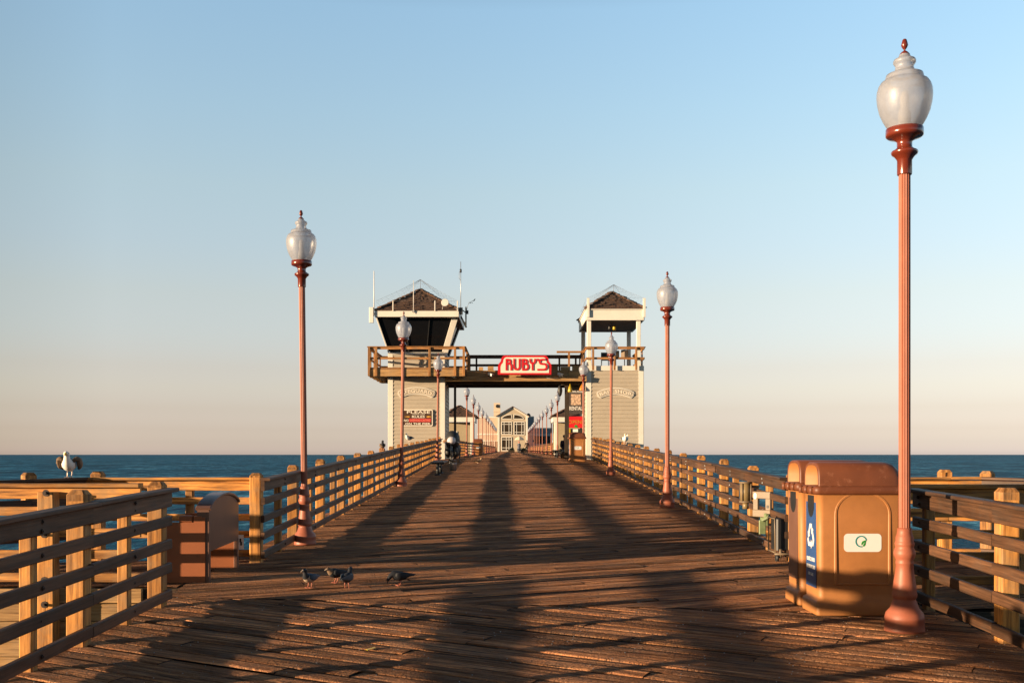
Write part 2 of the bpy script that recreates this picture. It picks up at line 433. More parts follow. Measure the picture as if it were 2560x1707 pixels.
    def build(s, name, mats, parent=None):
        me = bpy.data.meshes.new(name)
        me.from_pydata(s.V, [], s.F)
        if not isinstance(mats, (list, tuple)): mats = [mats]
        for m in mats: me.materials.append(M[m] if isinstance(m, str) else m)
        me.polygons.foreach_set('material_index', s.Mi)
        me.polygons.foreach_set('use_smooth', s.S)
        uvl = me.uv_layers.new(name='UVMap')
        flat = []
        for u in s.UV:
            for a in u: flat += [a[0], a[1]]
        uvl.data.foreach_set('uv', flat)
        me.validate(); me.update()
        ob = bpy.data.objects.new(name, me); COL.objects.link(ob)
        if parent is not None:
            ob.parent = parent
            ob.matrix_parent_inverse = Matrix.Translation(-Vector(parent.location)) if parent.get('_abs') else Matrix()
        return ob

def tag(o, label, cat, group=None):
    o['label'] = label; o['category'] = cat
    if group: o['group'] = group
    return o
def thing(name, label, cat, loc=(0, 0, 0), rz=0.0, group=None):
    o = bpy.data.objects.new(name, None); COL.objects.link(o)
    o.location = loc; o.rotation_euler = (0, 0, rz); o.empty_display_size = .3
    return tag(o, label, cat, group)
def kids(o): return [c for c in bpy.data.objects if c.parent == o]
def copy_tree(o, parent=None):
    c = o.copy(); COL.objects.link(c)
    if parent is not None: c.parent = parent
    for ch in kids(o): copy_tree(ch, c)
    return c
def structure(o): o['kind'] = 'structure'; return o

# ------------------------------------------------------------------ deck
def clip_poly(poly, a, b):
    """keep the left side of a->b"""
    out = []
    def side(p): return (b[0] - a[0]) * (p[1] - a[1]) - (b[1] - a[1]) * (p[0] - a[0])
    for i in range(len(poly)):
        p, q = poly[i], poly[(i + 1) % len(poly)]
        sp, sq = side(p), side(q)
        if sp >= 0: out.append(p)
        if (sp >= 0) != (sq >= 0):
            t = sp / (sp - sq); out.append((p[0] + (q[0] - p[0]) * t, p[1] + (q[1] - p[1]) * t))
    return out
deck = MB()
def lay(poly, slope, width, mb, gap=.009, jz=.004, maxlen=4.2, nails=None, th=.05):
    d = Vector((1, slope)).normalized(); n = Vector((-d.y, d.x))
    vs = [n.dot(Vector(p)) for p in poly]; us = [d.dot(Vector(p)) for p in poly]
    v = min(vs)
    while v < max(vs):
        w = width * rnd(.93, 1.05); u = min(us) - rnd(0, maxlen)
        while u < max(us):
            L = maxlen * rnd(.7, 1.0)
            zo = rnd(-jz, jz); tl = rnd(-.012, .012); tu = rnd(-jz, jz) * .6
            u0, v0 = rnd(0, 400), rnd(0, 400)
            prof = [(gap / 2, -.010), (gap / 2 + .012, -.0015), (w * .33, rnd(0, .0025)), (w * .68, rnd(0, .0025)), (w - gap / 2 - .012, -.0015), (w - gap / 2, -.010)]
            a0, a1 = u + .004, u + L - .004
            prev = None
            for k in range(len(prof) - 1):
                (va, ha), (vb, hb) = prof[k], prof[k + 1]
                q = [d * a0 + n * (v + va), d * a1 + n * (v + va), d * a1 + n * (v + vb), d * a0 + n * (v + vb)]
                pl = [tuple(p) for p in q]
                for i in range(len(poly)):
                    pl = clip_poly(pl, poly[i], poly[(i + 1) % len(poly)])
                    if not pl: break
                if len(pl) < 3: continue
                idx = []; uv = []
                for p in pl:
                    pv = Vector(p); cu = d.dot(pv) - u; cv = n.dot(pv) - v
                    t = 0 if vb == va else max(0, min(1, (cv - va) / (vb - va)))
                    z = dz(p[1]) + zo + tl * (cv - w / 2) + tu * (cu / L - .5) + ha + (hb - ha) * t
                    idx.append(mb.v((p[0], p[1], z))); uv.append((u0 + cu, v0 + cv))
                mb.f(idx, 0, uv)
            # board ends and sides, dark in the gaps
            if nails:
                k = math.ceil(a0 / nails)
                while k * nails < a1:
                    for fv in (.25, .75):
                        p = d * (k * nails + rnd(-.06, .06)) + n * (v + w * fv + rnd(-.02, .02))
                        pl = (p.x, p.y)
                        inside = all((poly[(i + 1) % len(poly)][0] - poly[i][0]) * (pl[1] - poly[i][1]) - (poly[(i + 1) % len(poly)][1] - poly[i][1]) * (pl[0] - poly[i][0]) > 0 for i in range(len(poly)))
                        if inside and rnd(0, 1) < .5:
                            z = dz(p.y) + zo + tl * (w * fv - w / 2) + .0035
                            mb.lathe([(.005, -.006), (.0047, .001), (.003, .002)], (p.x, p.y, z), 6, 1, smooth=False, capb=False)
                    k += 1
            u += L
        v += w
def xl(y):   # main left railing line
    return -3.18 - (y - 13.2) * .0118
def xr(y):
    return 3.53 + (y - 13.4) * .0152
near = [(-3.54, -9), (3.98, -9), (3.98, 9.6), (-3.54, 10.6)]
lay(near, -.55, .185, deck, jz=.007, nails=.62, gap=.014)
mid = [(-3.62, 10.6), (3.98, 9.6), (3.98, 13.45), (3.72, 13.45), (4.36, CREST), (-3.86, CREST), (-3.36, 13.45), (-3.62, 13.45)]
mid = [(-3.54, 10.6), (3.98, 9.6), (3.98, 13.6), (4.40, CREST), (-3.86, CREST), (-3.62, 13.45)]
lay(mid, .42, .19, deck, jz=.007, gap=.016)
lay([(3.98, 9.9), (8.2, 9.9), (8.2, 11.4), (6.1, 13.5), (3.98, 13.5)], .42, .19, deck)
lay([(-3.62, 13.45), (-5.5, 13.45), (-7.6, 11.3), (-7.6, 11.28), (-3.62, 11.28)], .42, .19, deck)
# level deck past the crest
lay([(-4.3, CREST), (4.75, CREST), (4.75, 110), (-4.3, 110)], 0.0, .28, deck, maxlen=9.2, gap=.014, jz=.006)
lay([(-4.3, 110), (4.75, 110), (4.75, 262), (-4.3, 262)], 0.0, .7, deck, maxlen=9.2, gap=.02)
# board bed underneath, dark in the gaps
def bed(poly, drop=.03, th=.35):
    top = [deck.v((p[0], p[1], dz(p[1]) - drop)) for p in poly]; bot = [deck.v((p[0], p[1], dz(p[1]) - drop - th)) for p in poly]
    deck.f(top, 2); deck.f(bot[::-1], 2)
    for i in range(len(poly)):
        j = (i + 1) % len(poly); deck.f([top[i], bot[i], bot[j], top[j]], 2)
bed([(-3.52, -9), (3.96, -9), (3.96, 9.6), (3.96, 13.6), (4.38, CREST), (-3.84, CREST), (-3.60, 13.45), (-3.52, 11.2)])
bed([(-4.28, CREST + .01), (4.73, CREST + .01), (4.73, 262), (-4.28, 262)])
bed([(3.98, 9.92), (8.15, 9.92), (8.15, 11.4), (6.1, 13.48), (3.98, 13.48)], .032)
bed([(-3.62, 13.43), (-5.5, 13.43), (-7.55, 11.3), (-3.62, 11.3)], .032)
structure(deck.build('pier_deck', ['deck', 'nail', 'dark_beam']))

# ------------------------------------------------------------------ sea
s_ = MB()
s_.quad((-40000, -3000, -7.6), (40000, -3000, -7.6), (40000, 40000, -7.6), (-40000, 40000, -7.6))
structure(s_.build('sea', 'sea'))

# ------------------------------------------------------------------ railings
RAILS = [(.06, .155), (.31, .405), (.54, .635), (.77, .865), (.955, 1.095)]
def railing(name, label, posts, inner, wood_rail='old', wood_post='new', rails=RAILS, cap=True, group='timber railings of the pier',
            thick=.145, thin=.095, post_h=1.215, hs=1.0, bolts=False, far=False, boltm='bolt'):
    """posts: list of (x, y, kind) kind 'T' thick / 't' thin / '-' just a joint;  inner: unit vector to the walking side"""
    base = P(posts[0][0], posts[0][1])
    t = thing(name, label, 'railing', base, 0, group)
    t['_abs'] = 1
    inn = Vector((inner[0], inner[1], 0)).normalized()
    for (x, y, k) in posts:
        if k == '-': continue
        mb = MB(); w = thick if k == 'T' else thin
        hh = (post_h * hs + rnd(-.025, .025)) if k == 'T' else 1.03 * hs
        c = P(x, y) - inn * (w / 2)
        ln = Vector((rnd(-.004, .004), rnd(-.004, .004), 0))
        mb.beam(c + Z * -.25, c + Z * (hh - .035) + ln, w, w, 0, up=inn, ch=.010)
        if k == 'T':
            mb.beam(c + Z * (hh - .035) + ln, c + Z * hh + ln, w, w, 1, up=inn, ch=.010, taper=.66)
            mb.beam(c + Z * (1.14 * hs) + ln, c + Z * (hh - .034) + ln, w + .002, w + .002, 1, up=inn, ch=.010)
        mb.build('post', [wood_post, 'top'], t)
    js = [p for p in posts if p[2] in 'T-']
    thins = [p for p in posts if p[2] == 't']
    half = .0015
    segs = []
    for p, q in zip(js[:-1], js[1:]):
        A = P(p[0], p[1]); B = P(q[0], q[1]); d = (B - A).normalized()
        segs.append((A + d * (half if p is not js[0] else -.075), B - d * (half if q is not js[-1] else -.075), p, q))
    def end_ext(i, A, B):
        d = (B - A).normalized()
        return A, B
    for (a, b) in rails:
        mb = MB(); a *= hs; b *= hs
        for A, B, p, q in segs:
            off = inn * (.0235 + rnd(-.001, .003)); zo = Z * ((a + b) / 2 + rnd(-.005, .005))
            mb.beam(A + off + zo, B + off + zo + Z * rnd(-.004, .004), .047, b - a, 0, ch=.008, nseg=4, warp=.0025)
        if bolts:
            for (x, y, k) in thins:
                for zz in ([(a + b) / 2] if b - a < .13 else [a + .035, b - .04]):
                    c = P(x + rnd(-.01, .01), y + rnd(-.012, .012), zz) ; mb.tube([c + inn * .044, c + inn * .054], .017, 9, 1); mb.tube([c + inn * .054, c + inn * .060], .009, 6, 1)
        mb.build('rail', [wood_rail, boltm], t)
    if cap:
        mb = MB()
        for A, B, p, q in segs:
            off = inn * .052 + Z * (1.115 * hs + rnd(-.003, .003))
            mb.beam(A + off, B + off, .13, .036, 0, ch=.008, nseg=4, warp=.002)
        mb.build('cap_rail', [wood_rail], t)
    return t
def run(p0, p1, n, thinmid=True, first='T', last='T'):
    out = []
    for i in range(n + 1):
        f = i / n; x = p0[0] + (p1[0] - p0[0]) * f; y = p0[1] + (p1[1] - p0[1]) * f
        out.append((x, y, first if i == 0 else last if i == n else 'T'))
        if thinmid and i < n:
            f = (i + .5) / n; out.append((p0[0] + (p1[0] - p0[0]) * f, p0[1] + (p1[1] - p0[1]) * f, 't'))
    return out
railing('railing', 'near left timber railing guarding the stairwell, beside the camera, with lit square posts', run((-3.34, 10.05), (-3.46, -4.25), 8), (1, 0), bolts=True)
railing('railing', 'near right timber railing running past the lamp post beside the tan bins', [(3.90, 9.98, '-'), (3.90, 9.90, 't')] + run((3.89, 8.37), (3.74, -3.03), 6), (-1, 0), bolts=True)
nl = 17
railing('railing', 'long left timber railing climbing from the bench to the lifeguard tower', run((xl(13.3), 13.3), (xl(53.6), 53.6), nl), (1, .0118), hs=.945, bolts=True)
railing('railing', 'long right timber railing climbing from the bins to the bait shop tower', run((xr(13.4), 13.4), (xr(53.6), 53.6), nl), (-1, .0152), hs=.945, bolts=True, boltm='grey_metal')  # paler bolts on this side; their sunlit glint is put into the metal colour
railing('railing', 'short crosswise railing behind the brown bench on the left lookout, where the gull stands',
        [(-3.30, 13.42, '-'), (-4.15, 13.42, 't'), (-5.34, 13.42, 'T'), (-5.40, 13.40, '-')], (0, -1), 'new', hs=.945)
railing('railing', 'angled corner railing at the far left edge, near the white gull',
        [(-5.46, 13.38, '-'), (-5.95, 12.92, 'T'), (-6.7, 12.2, 't'), (-7.5, 11.45, 'T')], (.7, -.7), 'old', hs=.945)
railing('railing', 'short crosswise railing behind the tan bins on the right lookout',
        [(3.75, 13.5, '-'), (4.6, 13.5, 't'), (5.62, 13.5, 'T'), (6.02, 13.5, '-')], (0, -1), 'new', hs=.945)
railing('railing', 'angled corner railing at the far right edge of the lookout',
        [(6.1, 13.46, 'T'), (7.0, 12.55, 't'), (8.0, 11.5, 'T')], (-.7, -.7), 'old', hs=.945)
# guard rails over the stair heads, facing the camera: rails on the camera side
def stair_guard(label, x0, x1, y, postx, sgn):
    t = thing('stair_guard', label, 'stair guard', P(postx, y), 0, 'timber railings of the pier'); t['_abs'] = 1
    for (a, b) in RAILS[:-1] + [(.95, 1.07)]:
        mb = MB(); mb.beam(P(x0, y, (a + b) / 2), P(x1, y, (a + b) / 2), .045, b - a, 0, nseg=6, warp=.003); mb.build('rail', ['new'], t)
    mb = MB(); mb.beam(P(x0, y, 1.095), P(x1, y, 1.095), .16, .045, 0, nseg=6, warp=.003); mb.build('cap_rail', ['new'], t)
    for px in (postx, postx + sgn * 1.9):
        mb = MB(); c = P(px, y - .11)
        mb.beam(c - Z * 1.5, c + Z * 1.03, .17, .16, 0, up=Y, ch=.008)
        for (a, b) in RAILS + [(-.2, -.1)]:
            q = P(px + rnd(-.01, .02), y - .19, (a + b) / 2)
            mb.tube([q, q - Y * .006], .036, 12, 1); mb.tube([q - Y * .006, q - Y * .035], .016, 6, 1)
        mb.build('post', ['new', 'bolt'], t)
    mb = MB()
    n = 3
    for i in range(n):
        a = x0 + (x1 - x0) * i / n; b = x0 + (x1 - x0) * (i + 1) / n
        mb.beam(P(a + .006, y + .02, -.09), P(b - .006, y + .02, -.09), .06, .15, 0)
    mb.build('skirt_board', ['beam'], t)
    mb = MB()
    for k in range(8):
        mb.beam(P(x0, y + .03, -.27 - k * .19), P(x1, y + .03, -.27 - k * .19), .05, .184, 0)
    mb.build('bulkhead', ['beam'], t)
    return t
stair_guard('low timber stair guard with big bolts behind the near left railing', -3.98, -8.0, 11.2, -4.92, -1)
stair_guard('shadowed timber stair guard behind the near right railing', 4.12, 8.2, 11.0, 5.22, 1)
# far railings
def far_rail(label, x0, x1, y0, y1, n, inner):
    railing('railing', label, run((x0, y0), (x1, y1), n, True), inner, far=True)
far_rail('far left timber railing beyond the gate towers, running to the restaurant', -3.95, -4.0, 60.5, 150, 37, (1, 0))
far_rail('far right timber railing beyond the gate towers, running to the restaurant', 4.35, 4.4, 60.5, 150, 37, (-1, 0))
far_rail('most distant left timber railing, leading up to the restaurant front', -4.0, -4.0, 151, 246, 30, (1, 0))
far_rail('most distant right timber railing, leading up to the restaurant front', 4.4, 4.4, 151, 246, 30, (-1, 0))

# ------------------------------------------------------------------ lamps
def make_lamp():
    t = thing('street_lamp', 'lamp', 'street lamp', (0, 0, 0), 0, 'street lamps along the pier')
    q = .001353
    prof = [(122, 1248), (122, 1235), (118, 1215), (118, 1174), (121, 1168), (119, 1158), (112, 1132), (86, 1102), (72, 1060), (66, 1050), (68, 1042), (74, 1034),
            (76, 1012), (70, 996), (72, 986), (66, 940), (57, 880), (52, 832), (55, 826), (55, 816), (51, 806), (58, 792), (66, 770), (66, 756), (61, 738), (54, 722),
            (58, 712), (60, 700), (56, 690), (54, 684), (54, 660), (50, 652), (45, 628), (44, 606), (36, 602)]
    pr = [(r * q, (1248 - y) * q) for r, y in prof]
    mb = MB(); mb.lathe(pr, (0, 0, 0), 32, 0, .07, True, (.36, .56))
    mb.build('base', 'pole', t)
    mb = MB(); mb.lathe([(.0475, .86), (.0475, 3.87)], (0, 0, 0), 32, 0, .10, False); mb.build('pole', 'pole', t)
    q2 = .000864; H0 = (1447 - 73.5) / 271.4   # height at zoom y = 0
    def h(y): return H0 - y * q2
    cp = [(66, 1392), (70, 1386), (70, 1250), (78, 1235), (96, 1210), (120, 1192), (128, 1172), (122, 1160), (100, 1150), (80, 1132), (72, 1126), (72, 1072), (80, 1060), (104, 1044),
          (130, 1032), (160, 1024), (176, 1012), (178, 990), (176, 942), (150, 938)]
    mb = MB(); mb.lathe([(r * q2, h(y)) for r, y in cp], (0, 0, 0), 32, 0, .09, True, (h(1386), h(1240))); mb.build('collar', 'collar', t)
    gp = [(148, 944), (160, 925), (178, 898), (205, 850), (235, 780), (254, 700), (262, 630), (259, 570), (245, 520), (222, 485), (190, 466), (180, 462), (180, 440), (172, 412), (150, 408), (118, 398),
          (96, 375), (86, 345), (86, 328), (96, 310), (106, 296), (106, 276), (98, 262), (66, 250), (56, 232), (48, 214)]
    mb = MB(); mb.lathe([(r * q2, h(y)) for r, y in gp], (0, 0, 0), 36, 0, capb=False, capt=False); mb.build('globe', 'globe', t)
    mb = MB(); mb.lathe([(62 * q2, h(940)), (58 * q2, h(780)), (40 * q2, h(740)), (46 * q2, h(640)), (30 * q2, h(580))], (0, 0, 0), 16); mb.build('bulb', 'bulb', t)
    fp = [(50, 216), (46, 208), (30, 190), (10, 176), (8, 168), (22, 150), (34, 124), (28, 100), (20, 70), (12, 62)]
    mb = MB(); mb.lathe([(r * q2, h(y)) for r, y in fp], (0, 0, 0), 12); mb.build('finial', 'finial', t)
    return t
lamp0 = make_lamp()
used_lamp = [False]
def put_lamp(x, y, label, lean=(0, 0)):
    o = copy_tree(lamp0) if used_lamp[0] else lamp0
    used_lamp[0] = True
    o.location = P(x, y, -.004); o['label'] = label
    if abs(y - 15.3) < .01: o.scale = (.976,) * 3
    o.rotation_euler = (R(lean[0]), R(lean[1]), R(rnd(-15, 15)) if y > 20 else 0)
put_lamp(3.325, 8.85, 'nearest red street lamp with frosted globe, beside the tan bins on the right')
put_lamp(-3.03, 15.3, 'red street lamp on the left by the bench, nearest of the left row', (0, -.7))
put_lamp(3.30, 22.2, 'second red street lamp of the right row, partway down the right railing')
put_lamp(-3.18, 30.0, 'red street lamp whose globe overlaps the lifeguard tower window', (0, .9))
put_lamp(3.46, 36.6, 'third red street lamp of the right row, in front of the bait shop wall', (0, .3))
put_lamp(-3.36, 47.0, 'red street lamp whose globe overlaps the lifeguard tower balcony', (0, .6))
put_lamp(3.53, 51.6, 'red street lamp in front of the rod rental banner and far bin')
ordn = ['first', 'second', 'third', 'fourth', 'fifth', 'sixth', 'seventh', 'eighth', 'ninth', 'tenth', 'eleventh', 'twelfth']
for k in range(11):
    put_lamp(-3.17 + rnd(-.04, .04), 72.5 + 13.6 * k, 'distant red street lamp left of the deck, %s one beyond the gate' % ordn[k])
for k in range(12):
    put_lamp(3.52 + rnd(-.05, .05), 80.5 + 13.2 * k, 'distant red street lamp right of the deck, %s one beyond the gate' % ordn[k])
# ------------------------------------------------------------------ recycling bins
def arcpts(cx, cy, rx, ry, a0, a1, n):
    return [(cx + rx * math.cos(R(a0 + (a1 - a0) * i / n)), cy + ry * math.sin(R(a0 + (a1 - a0) * i / n))) for i in range(n + 1)]
def rrect(w, h, r, n=5):
    return (arcpts(w / 2 - r, -h / 2 + r, r, r, -90, 0, n) + arcpts(w / 2 - r, h / 2 - r, r, r, 0, 90, n)
            + arcpts(-w / 2 + r, h / 2 - r, r, r, 90, 180, n) + arcpts(-w / 2 + r, -h / 2 + r, r, r, 180, 270, n))
def rsec(mb, secs, m=0, n=5):
    """stack of rounded rectangles (w, d, r, z)"""
    rings = []
    for (w, d, r, z) in secs:
        rings.append([mb.v((a, b, z)) for a, b in rrect(w, d, r, n)])
    k = len(rings[0])
    for A, B in zip(rings[:-1], rings[1:]):
        for i in range(k):
            j = (i + 1) % k; mb.f([A[i], A[j], B[j], B[i]], m, None, True)
    mb.f(rings[0][::-1], m); mb.f(rings[-1], m)
def make_bin(name_label, loc, rz=0.0, panel=True, dark_face=False):
    """local: +x away from the walkway, slot opening to -x, sticker face to -y"""
    t = thing('recycling_bin', name_label, 'recycling bin', loc, rz, 'tan recycling bins')
    W, D = .76, .46
    mb = MB()
    rsec(mb, [(W + .035, D + .035, .035, 0), (W + .045, D + .04, .035, .012), (W + .045, D + .04, .035, .105), (W + .03, D + .025, .04, .125), (W - .012, D - .012, .05, .14), (W - .01, D - .01, .05, .20),
              (W, D, .05, .7), (W + .01, D + .01, .05, 1.10)])
    # arched relief on the sticker face
    yf = -(D / 2) - .001
    pts = [(.245, .17)] + arcpts(0, .80, .245, .20, 0, 180, 18) + [(-.245, .17)]
    for a, b in zip(pts[:-1], pts[1:]):
        f0 = -.004 + .012 * (a[1] - .2); f1 = -.004 + .012 * (b[1] - .2)
        mb.beam((a[0] + .02, yf + .004, a[1] + .12), (b[0] + .02, yf + .004, b[1] + .12), .028, .022, 0, up=Y, ch=.008)
    mb.beam((-.225, yf + .006, .285), (.265, yf + .006, .285), .022, .022, 0, up=Y, ch=.006)
    body = mb.build('body', 'bin', t)
    # lid: lip, barrel vault along x, open to -x
    mb = MB()
    rsec(mb, [(W + .05, D + .035, .05, 1.095), (W + .09, D + .065, .055, 1.11), (W + .09, D + .065, .055, 1.155), (W + .05, D + .035, .05, 1.175)])
    n = 14; rings = []
    def arch(x, ry, rzz, z0=1.165):
        return [(x, -ry * math.copysign(abs(math.cos(R(180 * i / n))) ** .55, math.cos(R(180 * i / n))), z0 + rzz * math.sin(R(180 * i / n)) ** .55) for i in range(n + 1)]
    xs = [(-.38, .235, .215), (-.365, .238, .228), (.25, .238, .228), (.31, .236, .218), (.355, .23, .18), (.385, .22, .10), (.40, .21, .02)]
    rings = [[mb.v(p) for p in arch(*q)] for q in xs]
    for A, B in zip(rings[:-1], rings[1:]):
        for i in range(n): mb.f([A[i], A[i + 1], B[i + 1], B[i]], 0, None, True)
    inner = [[mb.v(p) for p in arch(x, .205, .195, 1.168)] for x in (-.38, .2)]
    for i in range(n):
        mb.f([inner[0][i + 1], inner[0][i], inner[1][i], inner[1][i + 1]], 1, None, True)
        mb.f([rings[0][i + 1], rings[0][i], inner[0][i], inner[0][i + 1]], 0)
    mb.f(inner[1], 1)
    mb.f(rings[-1], 0)
    for sx in (-.43,):
        for sy in (-.17, 0, .17): mb.tube([(sx, sy, 1.10), (sx, sy, 1.17)], .022, 8, 0)
    mb.build('lid', ['lid', 'bin'], t)
    # sticker
    mb = MB(); o = Vector((.02, yf - .001, .66)); ux, uz = X, Z
    mb.prism(rrect(.34, .165, .035), o, ux, uz, .004); st = mb.build('sticker', 'sticker', t)
    mb = MB(); o2 = o - Y * .0025 + X * (-.015) + Z * .012
    mb.stroke(arcpts(0, 0, .048, .048, 12, 282, 26), .010, o2, ux, uz, .002, 0)
    lf = [(.046, .012), (.030, .010), (.010, 0), (.001, -.018), (.003, -.034), (.012, -.024), (.026, -.008)]
    mb.prism(lf[::-1], o2, ux, uz, .002, 1)
    lf2 = [(.046, .012), (.030, -.012), (.016, -.034), (.018, -.046), (.030, -.042), (.038, -.028), (.041, -.010)]
    mb.prism(lf2[::-1], o2, ux, uz, .002, 1)
    mb.build('leaf_logo', ['teal', 'green'], st)
    # slot face panel facing -x
    o = Vector((-W / 2 - .004, 0, 0)); ux = -Y
    mb = MB()
    mb.prism([(-.16, .24), (.16, .24), (.16, 1.085), (-.16, 1.085)], o, ux, Z, .004, 0)
    pn = mb.build('slot_panel', 'blue' if panel else 'bench_dark', t)
    mb = MB()
    mb.prism([(.10, 1.083), (-.10, 1.083)] + arcpts(0, 1.0, .10, .12, 180, 360, 14), o - X * .002, ux, Z, .003, 0)
    mb.build('slot', 'black', pn)
    if panel:
        mb = MB(); oo = o - X * .003
        for k in range(3):
            a = R(120 * k); c, s_2 = math.cos(a), math.sin(a)
            def rot(p): return (c * p[0] - s_2 * p[1], .70 + (s_2 * p[0] + c * p[1]) * 1.12)
            for poly in ([(-.075, -.082), (.01, -.082), (.01, -.046), (-.055, -.046)], [(.008, -.102), (.058, -.064), (.008, -.026)], [(-.075, -.082), (-.055, -.046), (-.083, .0), (-.106, -.03)]):
                mb.prism([rot(p) for p in poly], oo, ux, Z, .002, 0)
        mb.build('recycling_symbol', 'sticker', pn); mb = MB()
        mb.text('PLASTIC, PAPER', .05, oo + Z * .475, ux, Z, .002, 0, width=.25, bold=.001)
        mb.text('ALUMINUM CANS', .05, oo + Z * .405, ux, Z, .002, 0, width=.27, bold=.001)
        mb.text('AND GLASS', .042, oo + Z * .34, ux, Z, .002, 0, width=.16)
        mb.build('panel_lettering', 'sticker', pn)
    return t
make_bin('front tan recycling bin with green leaf sticker, next to the nearest lamp post', P(3.165, 9.72, .005), 0)
make_bin('rear tan recycling bin half hidden behind the one with the leaf sticker', P(3.145, 10.26, .005), 0, panel=False)
make_bin('tan recycling bin under the rod rental banner at the bait shop corner', P(3.12, 50.0, .005), 0)
make_bin('far brown recycling bin striped by railing shadows on the left beyond the gate', P(-2.85, 88, .005), 0, panel=False)

# ------------------------------------------------------------------ near bench
def make_bench():
    t = thing('bench', 'brown plastic bench with arched back beside the end of the near left railing', 'bench', P(-3.37, 11.55), 0)
    # local: x<0 to the sea, y along the length
    L = 1.25; zs = dz(11.55 + L) - dz(11.55)
    def pp(x, y, z): return Vector((x, y, z + .0275 * y))
    side = [(-.62, 0), (-.02, 0), (-.02, .72), (-.06, .72), (-.06, .735), (-.145, .735), (-.145, .665), (-.62, .665)]
    for y, nm in ((0, 'end_panel'), (L - .05, 'end_panel')):
        mb = MB(); mb.prism(side, pp(0, y, 0), X, Z, .05 if False else -.05, 0)
        mb2 = MB(); pr = [(a, b) for a, b in side]
        mb2.prism(pr, pp(0, y - (.012 if y == 0 else -.012), 0), X, Z, .05); 
        for i in range(len(mb2.V)):
            v = mb2.V[i]; mb2.V[i] = (v[0], v[1], v[2])
        mb2.build(nm, 'bench', t)
    mb = MB()
    mb.box(pp(-.235, .03, .70), (.14, .09, .075), 0, ch=.012)
    mb.build('armrest', 'bench', t)
    # back: slab in the y-z plane with arched top
    pts = [(0.0, .34), (L, .34)] + [(L - L * i / 18, .80 + .13 * math.sin(math.pi * i / 18) ** .7) for i in range(19)]
    mb = MB(); mb.prism([(a, b + .0275 * a) for a, b in pts], pp(.02, 0, 0) , Y, Z, .13, 0)
    mb.build('backrest', 'bench_dark', t)
    mb = MB()
    for i in range(18):
        a = (L - L * i / 18, .81 + .13 * math.sin(math.pi * i / 18) ** .7); b = (L - L * (i + 1) / 18, .81 + .13 * math.sin(math.pi * (i + 1) / 18) ** .7)
        mb.beam(pp(-.045, a[0], a[1]), pp(-.045, b[0], b[1]), .17, .035, 0, ch=.008)
    mb.build('top_rail', 'bench_dark', t)
    mb = MB(); mb.beam(pp(-.36, .05, .43), pp(-.36, L - .05, .43), .50, .05, 0); mb.build('seat', 'bench', t)
    for y in (.03, L - .03):
        mb = MB(); mb.beam(pp(.0, y, 0), pp(.0, y, .36), .05, .055, 0, up=Y, ch=.006); mb.build('leg', 'bench_dark', t)
    return t
make_bench()

# ------------------------------------------------------------------ towers
def clap(mb, o, ux, n, w, h, step=.20, m=0):
    o = Vector(o); ux = Vector(ux); n = Vector(n)
    k = max(1, round(h / step)); st = h / k
    for i in range(k):
        a = o + Z * (i * st); b = o + Z * ((i + 1) * st)
        p = [a + n * .038, a + ux * w + n * .038, b + ux * w + n * .004, b + n * .004]
        mb.quad(*p, m)
        mb.quad(a + n * .004, a + ux * w + n * .004, a + ux * w + n * .038, a + n * .038, m)
def hip(mb, x0, x1, y0, y1, z, apex, m=0, over=0.0):
    a = Vector(apex); c = [Vector((x0, y0, z)), Vector((x1, y0, z)), Vector((x1, y1, z)), Vector((x0, y1, z))]
    for i in range(4):
        p, q = c[i], c[(i + 1) % 4]
        w = (q - p).length; hgt = (a - (p + q) / 2).length; n = 9
        nn = (q - p).cross(a - p).normalized()
        for k in range(n):
            t0, t1 = k / n, (k + 1) / n
            A, B, C, D = p.lerp(a, t0), q.lerp(a, t0), q.lerp(a, t1), p.lerp(a, t1)
            uv = [(w * t0 / 2, hgt * t0), (w - w * t0 / 2, hgt * t0), (w - w * t1 / 2, hgt * t1), (w * t1 / 2, hgt * t1)]
            lift = nn * .035
            mb.quad(A + lift, B + lift, C, D, m, uv)
            mb.quad(A, B, B + lift, A + lift, m, uv)
    mb.quad(c[3], c[2], c[1], c[0], 1)
    for i in range(4):      # lifted and curled shingles
        p, q = c[i], c[(i + 1) % 4]; nn = (q - p).cross(a - p).normalized(); w = (q - p).length
        for k in range(int(w * 9)):
            t = rnd(.02, .9); s_ = rnd(t / 2 + .02, 1 - t / 2 - .02)
            o = p.lerp(q, s_); o = p.lerp(a, t) * (1 - s_) + q.lerp(a, t) * s_
            d1 = (q - p).normalized(); d2 = (a - (p + q) / 2).normalized()
            mb.beam(o + nn * rnd(.03, .06), o + d2 * rnd(.14, .26) + nn * .03, rnd(.10, .2), .018, m, up=nn, ch=0)
    for i in range(4):      # hip caps, ragged
        for k in range(10):
            p0 = c[i].lerp(a, k / 10); p1 = c[i].lerp(a, (k + 1) / 10)
            j_ = Vector((rnd(-.03, .03), rnd(-.03, .03), rnd(0, .05))); mb.beam(p0 + Z * .05 + j_, p1 + Z * .035 + j_ * .5, rnd(.16, .28), rnd(.03, .05), m, ch=0)
def rail_set(t, name, pts, levels, m, w=.05):
    for (za, zb) in levels:
        mb = MB()
        for p, q in zip(pts[:-1], pts[1:]):
            mb.beam((p[0], p[1], (za + zb) / 2), (q[0], q[1], (za + zb) / 2), w, zb - za, 0, ch=.006)
        mb.build(name, m, t)

DB = dz(54)
